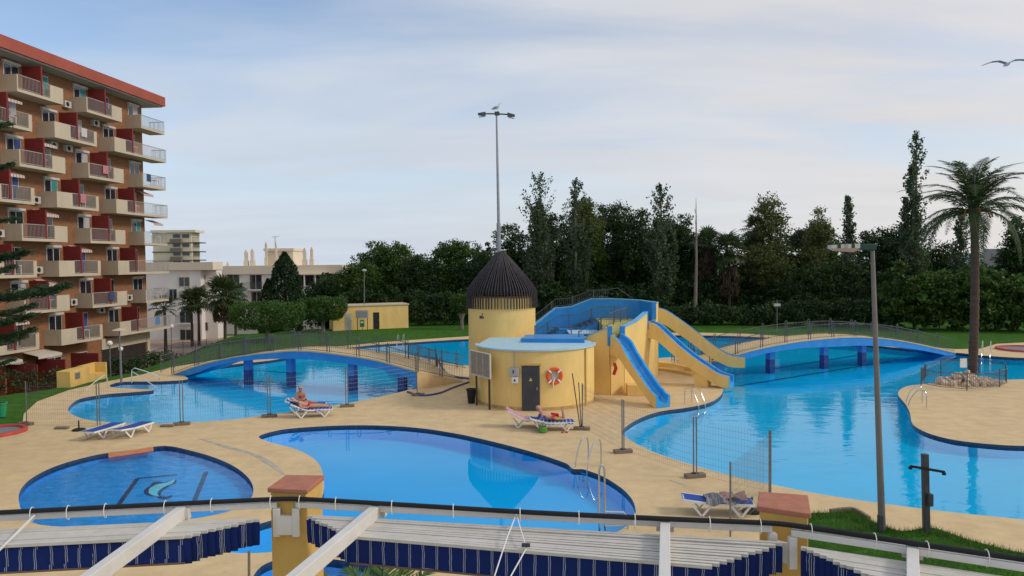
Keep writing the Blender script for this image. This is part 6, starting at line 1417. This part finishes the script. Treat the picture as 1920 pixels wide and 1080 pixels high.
wom = dict(pelvis=(.80, .0, .46), belly=(.78, 0, .62), chest=(.76, 0, .82), neck=(.76, -.02, .98), chin=(.77, -.05, 1.04), head=(.77, -.05, 1.11), crown=(.76, -.04, 1.18),
 shL=(.60, .0, .88), elL=(.58, -.12, .66), wrL=(.72, -.26, .60), haL=(.79, -.28, .62), shR=(.94, .0, .88), elR=(.98, -.12, .66), wrR=(.86, -.26, .60), haR=(.80, -.30, .58),
 hipL=(.78, -.10, .45), knL=(1.02, -.30, .50), anL=(1.22, -.02, .42), toL=(1.32, -.02, .43), hipR=(.92, -.04, .45), knR=(1.25, -.22, .50), anR=(1.45, .02, .42), toR=(1.55, .02, .43))
b = person(XB, wom, m_ruddy, 'woman in dark glasses sitting up behind the man in red trunks', [('bikini_top', ('chest', 'belly'), 1.18, M('bikini red', (0.25, .02, .03), .7)), ('bikini_bottom', ('pelvis', 'hipL', 'hipR'), 1.32, MATS['bikini red'])], ((0, .015, 0), .106, m_fair)); face(XB, b, wom['head'], (.1, -1, -.1), (0, 0, 1), True)
for k in ('L', 'R'): fingers(XB, b, wom['ha'+k], Vector(wom['ha'+k])-Vector(wom['wr'+k]))
rd = dict(pelvis=(1.02, 0, .50), belly=(.84, 0, .54), chest=(.62, 0, .66), neck=(.50, 0, .80), chin=(.45, -.02, .85), head=(.43, -.03, .91), crown=(.44, -.02, .99),
 shL=(.58, .19, .68), elL=(.44, .22, .46), wrL=(.26, .12, .47), haL=(.18, .08, .50), shR=(.58, -.19, .68), elR=(.44, -.22, .46), wrR=(.26, -.12, .47), haR=(.18, -.08, .50),
 hipL=(1.10, .10, .49), knL=(1.50, .12, .45), anL=(1.46, .07, .84), toL=(1.50, .07, .97), hipR=(1.10, -.10, .49), knR=(1.50, -.12, .45), anR=(1.42, -.06, .84), toR=(1.40, -.06, .97))
b = person(XD, rd, m_tan, 'person in patterned top lying on their front with feet in the air', [('blouse', ('chest', 'belly', 'shL', 'shR', 'elL', 'elR'), 1.10, m_print), ('swim_bottoms', ('pelvis', 'hipL', 'hipR'), 1.36, m_redcl)], ((0, 0, .0), .108, m_pinkcap)); face(XD, b, rd['head'], (-1, -.2, -.25), (-.2, 0, 1), True)
for k in ('L', 'R'): fingers(XD, b, rd['ha'+k], Vector(rd['ha'+k])-Vector(rd['wr'+k]))
mb = MB(); mb.obox(XD(.02, -.12, .50), XD(.16, -.12, .42)-XD(.02, -.12, .50), XD(0, .26, 0)-XD(0, 0, 0), UP*.02); mb.build('book', M('book cover', (.5, .48, .42), .7), None, label='open paperback in front of the person lying on their front', cat='book')
towel(XD, 1.05, 1.32, -.30, -.16, lambda x: .50, M('yellow towel', (0.62, .50, .06), .9), 'small yellow cloth beside the hips of the reader', seed=9, amp=.06)

# ------------------------------------------------------------------ gulls
m_gw = M('white feathers', (0.66, 0.66, 0.66), .8); m_gg = M('grey feathers', (0.28, 0.30, 0.33), .8)
c = D(1888, 121, 24); g = thing('flying_gull', c, 'gull gliding with spread wings in the sky at upper right', 'bird')
V, F = skin(dict(a=(-.26, 0, -.01, .012), b=(-.14, 0, 0, .05, .8), c=(.02, 0, 0, .07, .9), d=(.14, 0, .02, .05), e=(.21, 0, .035, .038), f=(.27, 0, .025, .012)), [(x, y) for x, y in zip('abcde', 'bcdef')]); hd_ = R(75)
rot = lambda v: c+Vector((v[0]*math.cos(hd_)-v[1]*math.sin(hd_), v[0]*math.sin(hd_)+v[1]*math.cos(hd_), v[2]))
mesh_obj('body', [rot(v) for v in V], F, m_gw, g, smooth=80)
for s_ in (-1, 1):
    prof = [(0, .10, -.09, .03), (.22, .13, -.06, .13), (.42, .10, -.06, .12), (.62, .02, -.07, .05), (.74, -.08, -.11, .0)]; V = []
    for y, xf, xb, z in prof: V += [rot((xf, s_*y, z+.012)), rot((xb, s_*y, z+.006)), rot((xb, s_*y, z)), rot((xf, s_*y, z-.008))]
    n = len(prof); F = [(i*4+j, i*4+(j+1) % 4, (i+1)*4+(j+1) % 4, (i+1)*4+j) for i in range(n-1) for j in range(4)]+[(n*4-1, n*4-2, n*4-3, n*4-4)]; MB().add(V, F).build('wing', m_gg, g)
MB().add([rot((-.24, -.03, 0)), rot((-.24, .03, 0)), rot((-.36, .07, -.01)), rot((-.36, -.07, -.01)), rot((-.24, -.03, .012)), rot((-.24, .03, .012)), rot((-.36, .07, 0)), rot((-.36, -.07, 0))], [(3, 2, 1, 0), (4, 5, 6, 7), (0, 1, 5, 4), (1, 2, 6, 5), (2, 3, 7, 6), (3, 0, 4, 7)]).build('tail', m_gw, g)
MB().tube([rot((.27, 0, .025)), rot((.33, 0, .01))], [.012, .004], 5).build('beak', M('beak yellow', (.6, .38, .05), .5), g)
c = tp_+Vector((.05, 0, .13)); g = thing('perched_gull', c, 'gull perched on top of the tall lamp mast', 'bird')
V, F = skin(dict(a=(-.32, 0, .12, .012), b=(-.16, 0, .19, .07), c=(.0, 0, .25, .10), d=(.10, 0, .36, .065), e=(.13, 0, .45, .055), f=(.17, 0, .47, .03)), [(x, y) for x, y in zip('abcde', 'bcdef')])
mesh_obj('body', [c+Vector(v) for v in V], F, m_gw, g, smooth=80)
for s_ in (-1, 1):
    MB().add([c+Vector((.06, s_*.085, .28)), c+Vector((-.12, s_*.105, .30)), c+Vector((-.34, s_*.05, .17)), c+Vector((-.14, s_*.10, .16)), c+Vector((.06, s_*.11, .27)), c+Vector((-.12, s_*.125, .29)), c+Vector((-.34, s_*.06, .17)), c+Vector((-.14, s_*.12, .16))], [(0, 1, 2, 3), (7, 6, 5, 4), (0, 4, 5, 1), (1, 5, 6, 2), (2, 6, 7, 3), (3, 7, 4, 0)]).build('wing', m_gg, g)
    MB().tube([c+Vector((0, s_*.04, .0)), c+Vector((0, s_*.04, .18))], .012, 5).build('leg', MATS['beak yellow'], g)
MB().tube([c+Vector((.17, 0, .47)), c+Vector((.25, 0, .455))], [.016, .005], 5).build('beak', MATS['beak yellow'], g)
